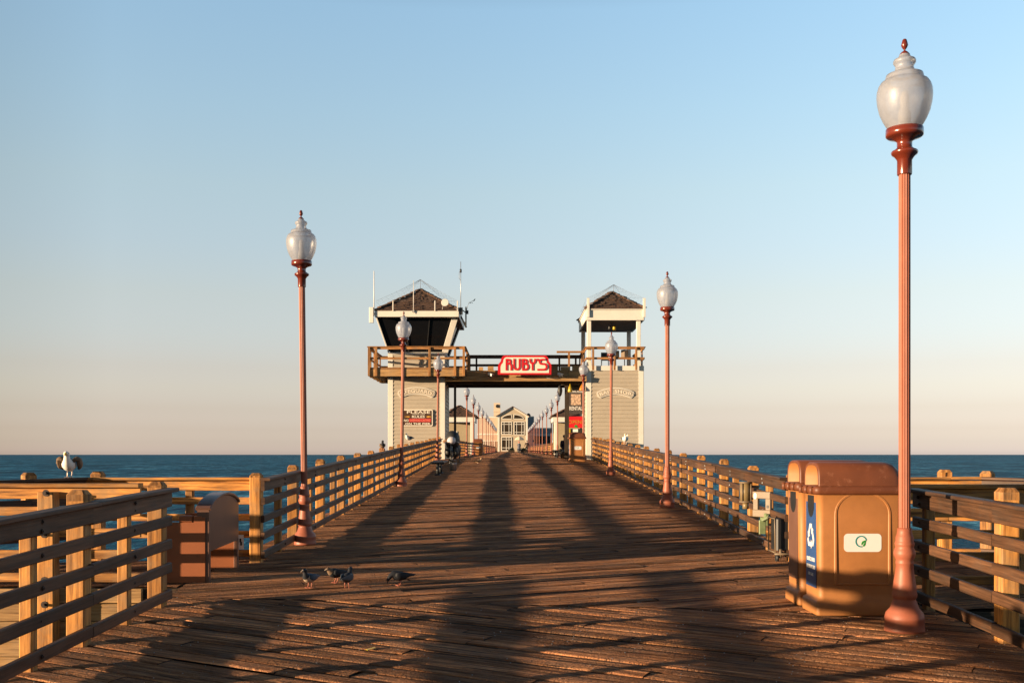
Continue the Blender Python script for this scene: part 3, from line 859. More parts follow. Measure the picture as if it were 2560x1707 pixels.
# ---- lifeguard tower
lg = thing('lifeguard_tower', 'left gate tower with slanted black cabin windows, wraparound balcony and shingle roof', 'lifeguard tower', (-4.93, 56, DB)); lg['_abs'] = 1
x0, x1, y0, y1 = -6.37, -3.49, 54.0, 57.3
mb = MB()
clap(mb, (x0, y0, DB - .3), X, -Y, x1 - x0, 5.75 - DB + .3)
clap(mb, (x1, y0, DB - .3), Y, X, y1 - y0, 5.75 - DB + .3)
clap(mb, (x0, y1, DB - .3), -Y, -X, y1 - y0, 5.75 - DB + .3)
clap(mb, (x1, y1, DB - .3), -X, Y, x1 - x0, 5.75 - DB + .3)
mb.build('wall', 'siding', lg)
mb = MB()
clap(mb, (x0, y0, 6.0), X, -Y, x1 - x0, 1.0); clap(mb, (x1, y0, 6.0), Y, X, y1 - y0, 1.0)
clap(mb, (x0, y1, 6.0), -Y, -X, y1 - y0, 1.0); clap(mb, (x1, y1, 6.0), -X, Y, x1 - x0, 1.0)
mb.build('cabin_wall', 'siding', lg)
for (cx, cy, nm) in ((x0, y0, 0), (x1, y0, 0), (x0, y1, 0), (x1, y1, 0)):
    sx = 1 if cx == x0 else -1; sy = 1 if cy == y0 else -1
    mb = MB()
    mb.box((cx + sx * .10, cy - sy * .026, (DB - .3 + 5.7) / 2), (.24, .03, 6.0 - DB), 0)
    mb.box((cx - sx * .026, cy + sy * .11, (DB - .3 + 5.7) / 2), (.03, .24, 6.0 - DB), 0)
    mb.box((cx + sx * .10, cy - sy * .026, 6.5), (.22, .03, .98), 0); mb.box((cx - sx * .026, cy + sy * .11, 6.5), (.03, .22, .98), 0)
    mb.build('corner_trim', 'white', lg)
mb = MB(); mb.box(((x0 + x1) / 2, y0 - .04, 6.95), (2.96, .05, .10), 0); mb.box((x1 + .04, (y0 + y1) / 2, 6.95), (.05, 3.4, .10), 0)
mb.build('sill', 'white', lg)
# slanted windows
b4 = [Vector((x0, y0, 7.02)), Vector((x1, y0, 7.02)), Vector((x1, y1, 7.02)), Vector((x0, y1, 7.02))]
t4 = [Vector((-6.90, 53.35, 8.70)), Vector((-2.94, 53.35, 8.70)), Vector((-2.94, 57.95, 8.70)), Vector((-6.90, 57.95, 8.70))]
for i in range(4):
    j = (i + 1) % 4
    mb = MB(); n_ = 1 if i % 2 else 3
    nn = (b4[j] - b4[i]).cross(t4[i] - b4[i]).normalized()
    ins = -nn * .05
    mb.quad(b4[i] + ins, b4[j] + ins, t4[j] + ins, t4[i] + ins, 0)
    w = mb.build('window', 'black_glass', lg)
    mb = MB()
    for f in ([.5] if i % 2 else [.36, .68]):
        p, q = b4[i].lerp(b4[j], f), t4[i].lerp(t4[j], f)
        mb.beam(p + ins * .3, q + ins * .3, .05, .05, 0, up=nn, ch=0)
    mb.build('mullion', 'black', w)
for i in range(4):
    mb = MB(); d = (t4[i] - b4[i]).normalized()
    cxm = Vector((-4.93, 55.65, 0)); out = (t4[i] - Vector((cxm.x, cxm.y, t4[i].z))).normalized()
    sxn = 1 if b4[i].x > -4.9 else -1
    wd = .30 if (i == 1) else .07
    mb.beam(b4[i] + Vector((sxn * (.03 if i == 1 else .012), 0, 0)), t4[i] + Vector((sxn * (.03 if i == 1 else .012), 0, 0)), .16 if i == 1 else .09, wd, 0, up=X, ch=.01)
    mb.build('corner_post', 'white' , lg)
# eaves, fascia, roof
mb = MB()
ex0, ex1, ey0, ey1 = -6.92, -2.70, 52.9, 58.6
for p, q in (((ex0, ey0), (ex1, ey0)), ((ex1, ey0), (ex1, ey1)), ((ex1, ey1), (ex0, ey1)), ((ex0, ey1), (ex0, ey0))):
    mb.beam((p[0], p[1], 8.84), (q[0], q[1], 8.84), .05, .30, 0)
mb.build('fascia', 'white', lg)
mb = MB(); mb.box(((ex0 + ex1) / 2, (ey0 + ey1) / 2, 8.71), (ex1 - ex0 - .06, ey1 - ey0 - .06, .04), 0); mb.build('soffit', 'soffit', lg)
mb = MB(); hip(mb, ex0 - .03, ex1 + .03, ey0 - .03, ey1 + .03, 9.0, (-4.88, 55.75, 10.50)); mb.build('roof', ['shingle', 'soffit'], lg)
# balcony
bx0, bx1, by0, by1 = -7.27, -2.40, 52.9, 58.2
mb = MB()
mb.beam((bx0, by0, 5.86), (bx1, by0, 5.86), .06, .35, 0); mb.beam((bx1 - .03, by0 + .03, 5.86), (bx1 - .03, by1, 5.86), .06, .35, 0)
mb.beam((bx0 + .03, by0 + .03, 5.86), (bx0 + .03, by1, 5.86), .06, .35, 0); mb.beam((bx0, by1, 5.86), (bx1, by1, 5.86), .06, .35, 0)
mb.build('balcony_fascia', 'beam', lg)
mb = MB()
for k in range(22):
    yy = by0 + .06 + (by1 - by0 - .12) * (k + .5) / 22
    mb.beam((bx0 + .06, yy, 6.0), (bx1 - .06, yy, 6.0), .225, .045, 0)
for k in range(9):
    xx = bx0 + .3 + k * .54; mb.beam((xx, by0 + .05, 5.83), (xx, by1 - .05, 5.83), .06, .25, 1)
mb.build('balcony_floor', ['beam', 'dark_beam'], lg)
lv = [(6.04, 6.13), (6.54, 6.65), (7.05, 7.16)]
rp = [(bx1, by1), (bx1, by0), (bx0, by0), (bx0, by1), (bx1, by1)]
for (za, zb) in lv:
    mb = MB()
    for p, q in zip(rp[:-1], rp[1:]): mb.beam((p[0], p[1], (za + zb) / 2), (q[0], q[1], (za + zb) / 2), .05, zb - za, 0)
    mb.build('balcony_rail', 'balcony', lg)
mb = MB()
for p, q in zip(rp[:-1], rp[1:]): mb.beam((p[0], p[1], 7.18), (q[0], q[1], 7.18), .15, .04, 0)
mb.build('balcony_cap', 'balcony', lg)
for xx in (bx0 + .04, -6.87, -5.55, -4.17, -2.88, bx1 - .04):
    mb = MB(); mb.beam((xx, by0 - .065, 5.70), (xx, by0 - .065, 7.155), .12, .07, 0, up=Y); mb.build('balcony_post', 'balcony', lg)
for yy in (54.2, 55.6, 57.0, by1 - .1):
    for xx, s in ((bx0, -1), (bx1, 1)):
        mb = MB(); mb.beam((xx + s * .06, yy, 5.70), (xx + s * .06, yy, 7.155), .12, .07, 0, up=X); mb.build('balcony_post', 'balcony', lg)

# ---- bait shop tower
bs = thing('bait_shop_tower', 'right gate tower with open belvedere on white columns above taupe clapboard', 'bait shop tower', (5.3, 56, DB)); bs['_abs'] = 1
x0, x1, y0, y1 = 3.86, 6.77, 54.0, 58.8
mb = MB()
H6 = 6.06
clap(mb, (x0, y0, DB - .3), X, -Y, x1 - x0, H6 - DB + .3); clap(mb, (x1, y0, DB - .3), Y, X, y1 - y0, H6 - DB + .3)
clap(mb, (x0, y1, DB - .3), -Y, -X, y1 - y0, H6 - DB + .3); clap(mb, (x1, y1, DB - .3), -X, Y, x1 - x0, H6 - DB + .3)
mb.build('wall', 'siding', bs)
for cx in (x0, x1):
    for cy in (y0, y1):
        sx = 1 if cx == x0 else -1; sy = 1 if cy == y0 else -1
        mb = MB()
        mb.box((cx + sx * .105, cy - sy * .026, (DB - .3 + H6) / 2), (.25, .03, H6 - DB + .3), 0)
        mb.box((cx - sx * .026, cy + sy * .11, (DB - .3 + H6) / 2), (.03, .25, H6 - DB + .3), 0)
        mb.build('corner_trim', 'white', bs)
mb = MB()
for p, q in (((x0, y0), (x1, y0)), ((x1, y0), (x1, y1)), ((x1, y1), (x0, y1)), ((x0, y1), (x0, y0))):
    mb.beam((p[0], p[1], 6.18), (q[0], q[1], 6.18), .10, .25, 0)
mb.build('band', 'white', bs)
mb = MB(); mb.box(((x0 + x1) / 2, (y0 + y1) / 2, 6.28), (x1 - x0 - .1, y1 - y0 - .1, .05), 0); mb.build('belvedere_floor', 'beam', bs)
for cx in (x0 + .13, x1 - .22):
    for cy in (y0 + .12, y1 - .2):
        mb = MB(); mb.beam((cx, cy, 6.3), (cx, cy, 8.68), .21, .21, 0, up=Y, ch=.012)
        mb.beam((cx, cy, 6.3), (cx, cy, 6.45), .26, .26, 0, up=Y, ch=.012)
        mb.build('column', 'white', bs)
fx0, fx1, fy0, fy1 = x0 - .03, x1 + .03, y0 - .06, 59.2
mb = MB()
for p, q in (((fx0, fy0), (fx1, fy0)), ((fx1, fy0), (fx1, fy1)), ((fx1, fy1), (fx0, fy1)), ((fx0, fy1), (fx0, fy0))):
    mb.beam((p[0], p[1], 8.93), (q[0], q[1], 8.93), .08, .56, 0); mb.beam((p[0], p[1], 9.20), (q[0], q[1], 9.20), .18, .05, 0)
mb.build('fascia', 'white', bs)
mb = MB(); mb.box(((fx0 + fx1) / 2, (fy0 + fy1) / 2, 8.70), (fx1 - fx0 - .1, fy1 - fy0 - .1, .04), 0); mb.build('soffit', 'soffit', bs)
mb = MB(); hip(mb, fx0 - .08, fx1 + .08, fy0 - .08, fy1 + .08, 9.24, (5.42, 56.5, 10.48)); mb.build('roof', ['shingle', 'soffit'], bs)
for cx in (fx0 + .1, fx1 + .02):
    mb = MB(); mb.beam((cx, fy0 - .08, 8.8), (cx, fy0 - .08, 9.78), .13, .10, 0, up=Y); mb.build('net_post', 'white', bs)
mb = MB()
for k in range(6):
    mb.box((4.3 + rnd(0, 2), 53.98 + .2 + k * .01 + rnd(0, .4), 9.36 + rnd(0, .12)), (.18, .2, .03), 0, rnd(-.5, .5))
mb.build('loose_shingle', 'shingle', bs)
rp = [(x0 - .02, y1), (x0 - .02, y0 - .12), (x1 + .05, y0 - .12), (x1 + .05, y1)]
for (za, zb) in [(6.63, 6.74), (7.15, 7.24)]:
    mb = MB()
    for p, q in zip(rp[:-1], rp[1:]): mb.beam((p[0], p[1], (za + zb) / 2), (q[0], q[1], (za + zb) / 2), .05, zb - za, 0)
    mb.build('belvedere_rail', 'balcony', bs)
mb = MB()
for p, q in zip(rp[:-1], rp[1:]): mb.beam((p[0], p[1], 7.265), (q[0], q[1], 7.265), .15, .04, 0)
mb.build('belvedere_cap', 'balcony', bs)
for xx in (4.18, 5.28, 6.40):
    mb = MB(); mb.beam((xx, y0 - .18, 6.07), (xx, y0 - .18, 7.24), .11, .07, 0, up=Y); mb.build('belvedere_post', 'balcony', bs)
for yy in (55.3, 56.8, 58.3):
    for xx in (x0 - .08, x1 + .11):
        mb = MB(); mb.beam((xx, yy, 6.07), (xx, yy, 7.24), .11, .07, 0, up=X); mb.build('belvedere_post', 'balcony', bs)

# ---- bridge between the towers
br = thing('gate_bridge', 'timber footbridge spanning the pier between the two gate towers', 'footbridge', (.7, 55.4, 5.5)); br['_abs'] = 1
mb = MB()
mb.beam((-3.45, 53.75, 5.615), (3.83, 53.75, 5.615), .14, .25, 0, nseg=8, warp=.004); mb.build('front_beam', 'beam', br)
mb = MB()
xs = [-2.36, -1.25, .3, 1.9, 2.9, 3.83]
for a, b in zip(xs[:-1], xs[1:]): mb.beam((a + .006, 53.83, 5.90), (b - .006, 53.83, 5.90), .08, .31, 0)
mb.build('fascia_board', 'beam', br)
mb = MB()
for k, (a, w, hh) in enumerate(((-1.6, .22, .18), (-1.1, .30, .22), (-.55, .2, .17), (1.75, .26, .24), (2.2, .34, .22), (2.75, .5, .2), (3.3, .4, .24))):
    mb.box((a, 53.87, 6.05 + hh / 2), (w, .12, hh), 0)
mb.build('joist_end', 'beam', br)
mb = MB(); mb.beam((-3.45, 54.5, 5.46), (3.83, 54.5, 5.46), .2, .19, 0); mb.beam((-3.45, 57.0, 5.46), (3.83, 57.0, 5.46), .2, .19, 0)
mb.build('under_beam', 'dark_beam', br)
mb = MB()
for k in range(26):
    xx = -3.3 + k * .275; mb.beam((xx, 53.9, 6.02), (xx, 57.4, 6.02), .26, .05, 0)
for k in range(12): mb.beam((-3.2 + k * .62, 53.9, 5.80), (-3.2 + k * .62, 57.3, 5.80), .06, .3, 0)
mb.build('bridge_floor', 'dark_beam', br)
for (za, zb, w) in [(6.55, 6.68, .06), (6.98, 7.18, .06)]:
    mb = MB(); mb.beam((-2.36, 57.3, (za + zb) / 2), (3.83, 57.3, (za + zb) / 2), w, zb - za, 0); mb.build('bridge_rail', 'old', br)
for xx in (-1.95, -.45, 1.1, 2.6, 3.5):
    mb = MB(); mb.beam((xx, 57.38, 6.0), (xx, 57.38, 7.1), .10, .09, 0, up=Y); mb.build('bridge_post', 'old', br)
mb = MB(); mb.beam((3.0, 55.0, 6.0), (3.0, 55.0, 7.1), .10, .09, 0, up=Y); mb.beam((2.35, 55.0, 7.12), (3.83, 55.0, 7.12), .1, .1, 0); mb.build('rail_end', 'balcony', br)
for xx, w in ((-2.97, .12), (2.86, .22)):
    mb = MB(); mb.beam((xx, 54.5, dz(54.5) - .02), (xx, 54.5, 5.37), w, .16, 0, up=Y); mb.build('support_post', 'dark_beam', br)

# ------------------------------------------------------------------ signs
q = .1758 / 45.0
def sp(zx, zy): return ((zx - 372) * q, (1320 - zy) * q)
sy_ = 53.05
so = Vector(((1204.6 - 1176) / 45.2 , sy_, CAMZ + (1043.2 - 838) / 45.2))
sg = thing('shop_sign', 'red and cream signboard with rounded top corners, lettered RUBY\'S, on the footbridge', 'sign', so)
out = [(25, 1446), (720, 1446), (722, 1330), (712, 1300), (690, 1275), (684, 1240), (668, 1212), (640, 1196), (110, 1196), (85, 1210), (70, 1240), (62, 1275), (38, 1305), (26, 1340)]
inn = [(62, 1424), (690, 1424), (690, 1335), (682, 1312), (660, 1292), (655, 1252), (642, 1232), (618, 1221), (132, 1221), (112, 1232), (100, 1252), (94, 1290), (72, 1316), (62, 1345)]
mb = MB(); mb.prism([sp(*p) for p in out], (0, 0, 0), X, Z, .22, 0); mb.build('sign_box', 'red', sg)
mb = MB(); mb.prism([sp(*p) for p in inn], (0, -.012, 0), X, Z, .011, 0); mb.build('sign_face', 'cream', sg)
mb = MB()
def za(cx, cy, r, a0, a1, n=9): return [(cx + r * math.cos(R(a0 + (a1 - a0) * i / n)), cy + r * math.sin(R(a0 + (a1 - a0) * i / n))) for i in range(n + 1)]
LET = [[(138, 1392), (138, 1240)], [(138, 1252), (160, 1252)] + za(160, 1279, 27, -90, 90) + [(148, 1306)], [(146, 1306), (170, 1306)] + za(170, 1336, 30, -90, 0) + [(200, 1392)],
       [(238, 1240), (238, 1345)] + za(273, 1345, 35, 180, 0, 12) + [(308, 1345), (308, 1240)],
       [(352, 1394), (352, 1240)], [(352, 1252), (374, 1252)] + za(374, 1279, 27, -90, 90) + [(352, 1306)], [(352, 1308), (382, 1308)] + za(382, 1345, 37, -90, 90) + [(352, 1382)],
       [(446, 1240), (446, 1270)] + za(477, 1270, 31, 180, 0, 10) + [(508, 1270), (508, 1240)], [(477, 1301), (477, 1392)], [(548, 1240), (541, 1272)],
       [(642, 1252), (596, 1252)] + za(596, 1280, 28, 270, 90, 9) + [(596, 1308), (622, 1308)] + za(622, 1345, 37, -90, 90) + [(622, 1382), (538, 1382)]]
for i, l in enumerate(LET):
    mb.stroke([sp(*p) for p in l], .094, (0, -.045 - i * .0004, 0), X, Z, .032, 0)
mb.build('lettering', 'red', sg)

def arch_sign(txt, label, cx, top, wid):
    t = thing('name_board', label, 'name board', (cx, 53.93, top), 0, 'arched name boards on the gate towers')
    Rr = 2.15; half = wid / 2
    def band(r, a0, a1, n=20): return [(r * math.sin(a0 + (a1 - a0) * i / n), r * math.cos(a0 + (a1 - a0) * i / n) - Rr - .0) for i in range(n + 1)]
    def shape(ro, ri, a, e):
        o_ = band(ro, -a, a)[::-1]; i_ = band(ri, -a, a)
        # pointed, notched ends
        def mp(r, s, ex): return (r * math.sin(s * (a + ex)), r * math.cos(s * (a + ex)) - Rr)
        L = [mp(ri + (ro - ri) * .10, -1, e * .5), mp((ro + ri) / 2, -1, e), mp(ri + (ro - ri) * .88, -1, e * .6)]
        Rt = [mp(ri + (ro - ri) * .88, 1, e * .6), mp((ro + ri) / 2, 1, e), mp(ri + (ro - ri) * .10, 1, e * .5)]
        return i_ + Rt[::-1] + o_ + L[::-1]
    a = half / Rr * .93
    def ccw(p):
        s = sum(p[i][0] * p[(i + 1) % len(p)][1] - p[(i + 1) % len(p)][0] * p[i][1] for i in range(len(p)))
        return p if s > 0 else p[::-1]
    mb = MB(); mb.prism(ccw(shape(Rr, Rr - .37, a, .05)), (0, -.0, 0), X, Z, .05, 0); mb.build('rim', 'white', t)
    mb = MB(); mb.prism(ccw(shape(Rr - .035, Rr - .335, a - .012, .045)), (0, -.008, 0), X, Z, .007, 0); mb.build('panel', 'siding', t)
    mb = MB(); mb.text(txt, .25, (0, -.022, -.275), X, Z, .013, 0, width=wid * .76, bold=.002, arc=Rr - .27)
    for s in (-1, 1):
        c = s * (a + .008); rr = Rr - .185
        mb.prism([(rr * math.sin(c) + .03 * math.cos(k * math.pi / 2), rr * math.cos(c) - Rr + .03 * math.sin(k * math.pi / 2)) for k in range(4)], (0, -.016, 0), X, Z, .007, 0)
    mb.build('lettering', 'cream', t)
    return t
arch_sign('LIFEGUARD', 'arched name board lettered LIFEGUARD on the left gate tower', -4.93, 5.21, 2.07)
arch_sign('BAIT SHOP', 'arched name board lettered BAIT SHOP on the right gate tower', 5.345, 5.18, 2.07)

rs = thing('rules_sign', 'brown rules sign with cream border, fish and red band on the left gate tower', 'sign', (-4.90, 53.93, 4.05))
mb = MB(); W_, H_ = 1.62, .86
def place(pts, dx=0, dy=0): return [(a + dx, b + dy) for a, b in pts]
mb.prism(place(rrect(W_, H_, .07), 0, -H_ / 2), (0, -.03, 0), X, Z, .05, 0); mb.build('border', 'cream', rs)
mb = MB(); mb.prism(place(rrect(W_ - .11, H_ - .10, .045), 0, -H_ / 2), (0, -.036, 0), X, Z, .005, 0); bd = mb.build('face', 'sign_brown', rs)
mb = MB(); mb.prism([(-.42, -.645), (.72, -.645), (.72, -.465), (-.42, -.465)], (0, -.040, 0), X, Z, .003, 0); mb.build('red_band', 'sign_red', bd)
mb = MB()
mb.text('PLEASE', .19, (.08, -.044, -.205), X, Z, .004, 0, width=1.20, bold=.003)
mb.text('OBSERVE THESE', .05, (.08, -.044, -.275), X, Z, .004, 0, width=.64, bold=.001)
mb.text('RULES', .165, (.07, -.044, -.43), X, Z, .004, 0, width=.66, bold=.003)
mb.text('NO', .17, (-.55, -.044, -.625), X, Z, .004, 0, width=.24, bold=.003)
mb.text('ON THE PIER', .145, (.04, -.044, -.785), X, Z, .004, 0, width=1.30, bold=.003)
mb.build('lettering', 'cream', bd)
mb = MB(); mb.text('OVERHEAD CASTING', .16, (.15, -.045, -.612), X, Z, .004, 0, width=1.06, bold=.001); mb.build('band_lettering', 'sign_pink', bd)
for s, nm in ((1, .60), (-1, -.48)):
    mb = MB()
    f = [(-.13, 0), (-.08, .03), (-.02, .045), (.06, .03), (.10, .012), (.15, .035), (.14, 0), (.15, -.02), (.09, -.012), (.03, -.035), (-.03, -.05), (-.09, -.025)]
    mb.prism([(a * s, b * (1 if s > 0 else .7)) for a, b in (f[::-1] if s > 0 else f)], (nm, -.044, -.375), X, Z, .004, 0); mb.build('fish', 'gold', bd)

# rental banner and goods by the bait shop
bn = thing('rental_banner', 'charcoal rod rental banner hanging beside the bait shop tower', 'banner', (3.38, 55.35, 5.28))
mb = MB(); mb.prism([(-.44, -1.39), (.44, -1.39), (.44, 0), (-.44, 0)], (0, 0, 0), X, Z, .02, 0); mb.build('cloth', 'banner', bn)
mb = MB(); mb.prism([(-.26, -.93), (.26, -.93), (.26, -.36), (-.26, -.36)], (0, -.004, 0), X, Z, .003, 0); mb.build('picture', 'photo_a', bn)
mb = MB(); mb.text('FISHING RODS', .17, (0, -.004, -.27), X, Z, .003, 0, width=.70, bold=.004); mb.text('RENTAL', .28, (0, -.004, -1.20), X, Z, .003, 0, width=.68, bold=.003)
mb.build('lettering', 'sticker', bn)
mb = MB(); mb.beam((-.48, 0.0, .03), (.48, 0.0, .03), .05, .05, 0, ch=.01); mb.build('hanging_bar', 'dark_metal', bn)
on = thing('open_sign', 'red hanging sign lettered OPEN in bright colours below the rental banner', 'sign', (3.38, 55.3, 3.78))
mb = MB(); mb.prism(place(rrect(.86, .60, .12), 0, -.34), (0, 0, 0), X, Z, .03, 0); mb.build('board', 'red', on)
mb = MB(); mb.text('OPEN', .26, (-.05, -.01, -.42), X, Z, .008, 0, width=.70, bold=.006); mb.build('lettering', 'orange', on)
mb = MB(); mb.prism([(-.08, -.60), (.1, -.64), (.06, -.50), (-.06, -.48)], (0, -.012, 0), X, Z, .008, 0); mb.build('badge', 'green', on)
rk = thing('display_rack', 'dark display rack of small colourful goods behind the far bin', 'display rack', P(3.36, 55.4))
mb = MB(); mb.box((0, .1, .8), (.95, .08, 1.6), 0, ch=.01); mb.build('panel', 'dark_metal', rk)
for k in range(9):
    mb = MB(); mb.box((-.36 + (k % 3) * .34 + rnd(-.04, .04), .04, 1.5 - (k // 3) * .24), (rnd(.16, .28), .03, rnd(.15, .24)), 0, rnd(-.05, .05), .004)
    mb.build('packet', ['yellow', 'sticker', 'black', 'orange', 'cream', 'black', 'yellow', 'red', 'sticker'][k], rk)
ln = thing('hanging_lantern', 'black pointed lantern hanging under the footbridge near the rental banner', 'lantern', (2.50, 54.4, 5.36))
mb = MB(); mb.lathe([(.02, -.62), (.09, -.52), (.13, -.3), (.10, -.12), (.02, 0)], (0, 0, 0), 8); mb.build('shade', 'black', ln)
mb = MB(); mb.tube([(.0, 0, -.02), (.25, .05, .02)], .02, 6); mb.build('bracket', 'rope_white', ln)
yl = thing('wall_lamp', 'small yellow lamp fixed under the footbridge beam by the rental banner', 'lamp', (3.0, 53.95, 5.36))
mb = MB(); mb.lathe([(.10, -.42), (.12, -.36), (.07, -.12), (.03, -.1), (.03, 0)], (0, 0, 0), 12); mb.build('shade', 'yellow', yl)
ol = thing('wall_lamp', 'small orange lamp fixed under the footbridge beam beside the bait shop corner', 'lamp', (3.62, 53.95, 5.36))
mb = MB(); mb.lathe([(.15, -.34), (.16, -.28), (.06, -.06), (.03, -.05), (.03, 0)], (0, 0, 0), 12); mb.build('shade', 'orange', ol)

def flood(label, x, z):
    t = thing('security_camera', label, 'security camera', (x, 53.67, z), R(rnd(-25, 25)), 'white cameras on the footbridge beam')
    mb = MB(); mb.box((0, -.03, 0), (.10, .06, .14), 0, ch=.01); mb.tube([(0, -.05, 0), (0, -.18, .02)], .025, 8); mb.build('mount', 'rope_white', t)
    mb = MB(); mb.beam((.10, -.32, -.03), (-.12, -.14, .06), .13, .13, 0, ch=.02); mb.build('housing', 'rope_white', t)
    mb = MB(); mb.tube([(.101, -.322, -.03), (.115, -.334, -.035)], .05, 12); mb.build('lens', 'black', t)
    mb = MB(); mb.tube([(0, 0, -.05), (-.12, -.03, -.16), (-.35, .0, -.19), (-.7, .02, -.13)], .014, 6); mb.build('cable', 'wire', t)
flood('white camera on the footbridge beam, left of the red sign', -1.05, 5.80)
flood('white camera on the footbridge beam, right of the red sign', 2.45, 5.80)
flood('white camera at the left end of the footbridge beam beside the lifeguard tower', -3.0, 5.72)

# tower-top equipment
def mast(label, x, y, z0, z1, r, m='rope_white', extra=None):
    t = thing('antenna', label, 'antenna', (x, y, z0), 0, 'antennas on the lifeguard tower')
    mb = MB(); mb.tube([(0, 0, 0), (0, 0, z1 - z0)], [r, r * .75], 8); mb.build('mast', m, t)
    mb = MB(); mb.box((0, .03, .12), (.14, .06, .10), 0, ch=.006); mb.build('clamp', 'grey_metal', t)
    if extra: extra(t)
    return t
def panel_box(t):
    mb = MB(); mb.box((-.13, 0, .05), (.22, .12, .78), 0, ch=.015); mb.build('panel', 'rope_white', t)
mast('thick white antenna with a panel box at the left eave corner of the lifeguard tower', -6.98, 52.84, 8.72, 11.0, .026, extra=panel_box)
mast('thin white antenna rising from the front eave of the lifeguard tower', -4.98, 52.82, 8.85, 10.52, .018)
def whip(t):
    mb = MB(); mb.tube([(0, 0, 2.0), (0, 0, 2.17)], .05, 8); mb.build('coil', 'black', t)
    mb = MB(); mb.tube([(-.0, 0, 2.12), (-.08, 0, 2.0), (-.08, 0, 1.7), (-.02, 0, 1.62)], .012, 6); mb.build('cable', 'wire', t)
    mb = MB(); mb.box((0, 0, .05), (.20, .16, .34), 0, ch=.01); mb.build('box', 'dark_metal', t)
mast('tall dark whip antenna with black coil at the right lifeguard tower eave', -2.60, 53.0, 8.95, 11.5, .018, 'grey_metal', whip)
dk = thing('equipment_rack', 'dark bracket with boxes at the right eave corner of the lifeguard tower', 'equipment rack', (-2.45, 53.3, 8.5))
mb = MB(); mb.beam((-.15, 0, .25), (.12, 0, -.3), .08, .09, 0); mb.beam((.10, 0, .75), (.10, 0, -.25), .07, .09, 0, up=Y); mb.beam((-.12, 0, .62), (.14, 0, .42), .05, .05, 0); mb.build('bracket', 'dark_metal', dk)
mb = MB(); mb.box((.15, 0, .48), (.16, .14, .18), 0, ch=.02); mb.build('siren', 'dark_metal', dk)
wv = thing('weather_vane', 'small dark weather vane on a bent rod beside the lifeguard tower roof', 'weather vane', (-2.32, 53.3, 9.05))
mb = MB(); mb.tube([(0, 0, 0), (.05, 0, .22), (.12, 0, .42), (.16, 0, .44)], .012, 6); mb.build('rod', 'wire', wv)
mb = MB(); mb.beam((.16, 0, .42), (.42, 0, .56), .02, .02, 0, ch=0); mb.prism([(.34, .50), (.40, .50), (.46, .62), (.40, .60)], (0, 0, 0), X, Z, .01, 0); mb.build('vane', 'dark_metal', wv)
mb = MB()
for k in range(3):
    a = R(120 * k); mb.tube([(.22, 0, .40), (.22 + .07 * math.cos(a), .07 * math.sin(a), .40)], .006, 5); mb.ellipsoid((.22 + .08 * math.cos(a), .08 * math.sin(a), .40), (.02, .02, .02), 6, 5)
mb.build('cup', 'dark_metal', wv)
dsh = thing('satellite_dish', 'round white dish antenna on the right slope of the lifeguard tower roof', 'dish', (-3.40, 52.95, 9.42))
mb = MB(); mb.tube([(0, 0, 0), (0, -.035, 0)], [.19, .18], 24); mb.build('dish', 'rope_white', dsh)
mb = MB(); mb.tube([(-.02, .02, -.05), (-.10, .03, -.18), (-.14, .05, -.55)], .02, 6); mb.build('arm', 'rope_white', dsh)
def short_post(label, x, y):
    o = MB(); o.beam((x, y, 8.98), (x, y, 9.5), .05, .05, 0, up=Y, ch=.005); ob = o.build('net_post', 'white'); tag(ob, label, 'post', 'net posts on the lifeguard tower eave')
short_post('short pale post on the front eave of the lifeguard tower, left of the thin antenna', -6.02, 52.85)
short_post('short pale post on the front eave of the lifeguard tower, beside the round dish', -3.90, 52.85)
short_post('short pale post at the right end of the lifeguard tower eave', -2.76, 52.86)
def bird_net(label, x0, x1, y0, y1, z, apex, low):
    a = Vector(apex); mb = MB(); n = 9
    c = [Vector((x0, y0, z)), Vector((x1, y0, z)), Vector((x1, y1, z)), Vector((x0, y1, z))]
    mb.tube([a - Z * (a.z - low), a], .010, 6)
    for i in range(4):
        p, q_ = c[i], c[(i + 1) % 4]
        mb.tube([p, p.lerp(a, .5) - Z * .05, a], .004, 5)
        for k in range(1, n):
            pt = p.lerp(q_, k / n)
            mb.tube([pt, pt.lerp(a, .5) - Z * .03, a], .0016, 4)
            t_ = k / n; mb.tube([p.lerp(a, t_), q_.lerp(a, t_)], .0016, 4)
        mb.tube([p, q_], .003, 5)
    tag(mb.build('bird_net', 'wire'), label, 'bird net', 'bird nets over the gate tower roofs')
bird_net('fine bird net of thin cables over the lifeguard tower roof', -6.9, -2.75, 52.95, 58.5, 9.5, (-4.86, 55.4, 11.0), 10.45)
bird_net('fine bird net of thin cables over the bait shop tower roof', 3.88, 6.82, 53.95, 59.1, 9.8, (5.48, 56.3, 10.88), 10.4)
# things on the belvedere
spk = thing('loudspeaker', 'boxy cream and black loudspeaker on the bait shop belvedere', 'loudspeaker', (5.86, 54.4, 6.75), R(35))
mb = MB(); mb.box((0, 0, .22), (.26, .30, .40), 0, ch=.02); mb.build('cabinet', 'frame_cream', spk)
mb = MB(); mb.prism([(-.14, .04), (.14, .04), (.14, .40), (-.14, .40)], (.134, 0, 0), Y, Z, .01, 0); mb.build('grille', 'black', spk)
mb = MB(); mb.tube([(0, 0, -.45), (0, 0, .03)], .025, 8); mb.build('stand', 'dark_metal', spk)
spk2 = copy_tree(spk); spk2.location = (5.42, 54.6, 6.72); spk2.rotation_euler = (0, 0, R(20)); spk2['label'] = 'second loudspeaker half hidden behind the lamp globe on the belvedere'
for o in (spk, spk2): o['group'] = 'loudspeakers on the belvedere'
ch = thing('patio_chair', 'wire patio chair standing on the bait shop belvedere floor', 'chair', (4.95, 55.6, 6.31))
mb = MB()
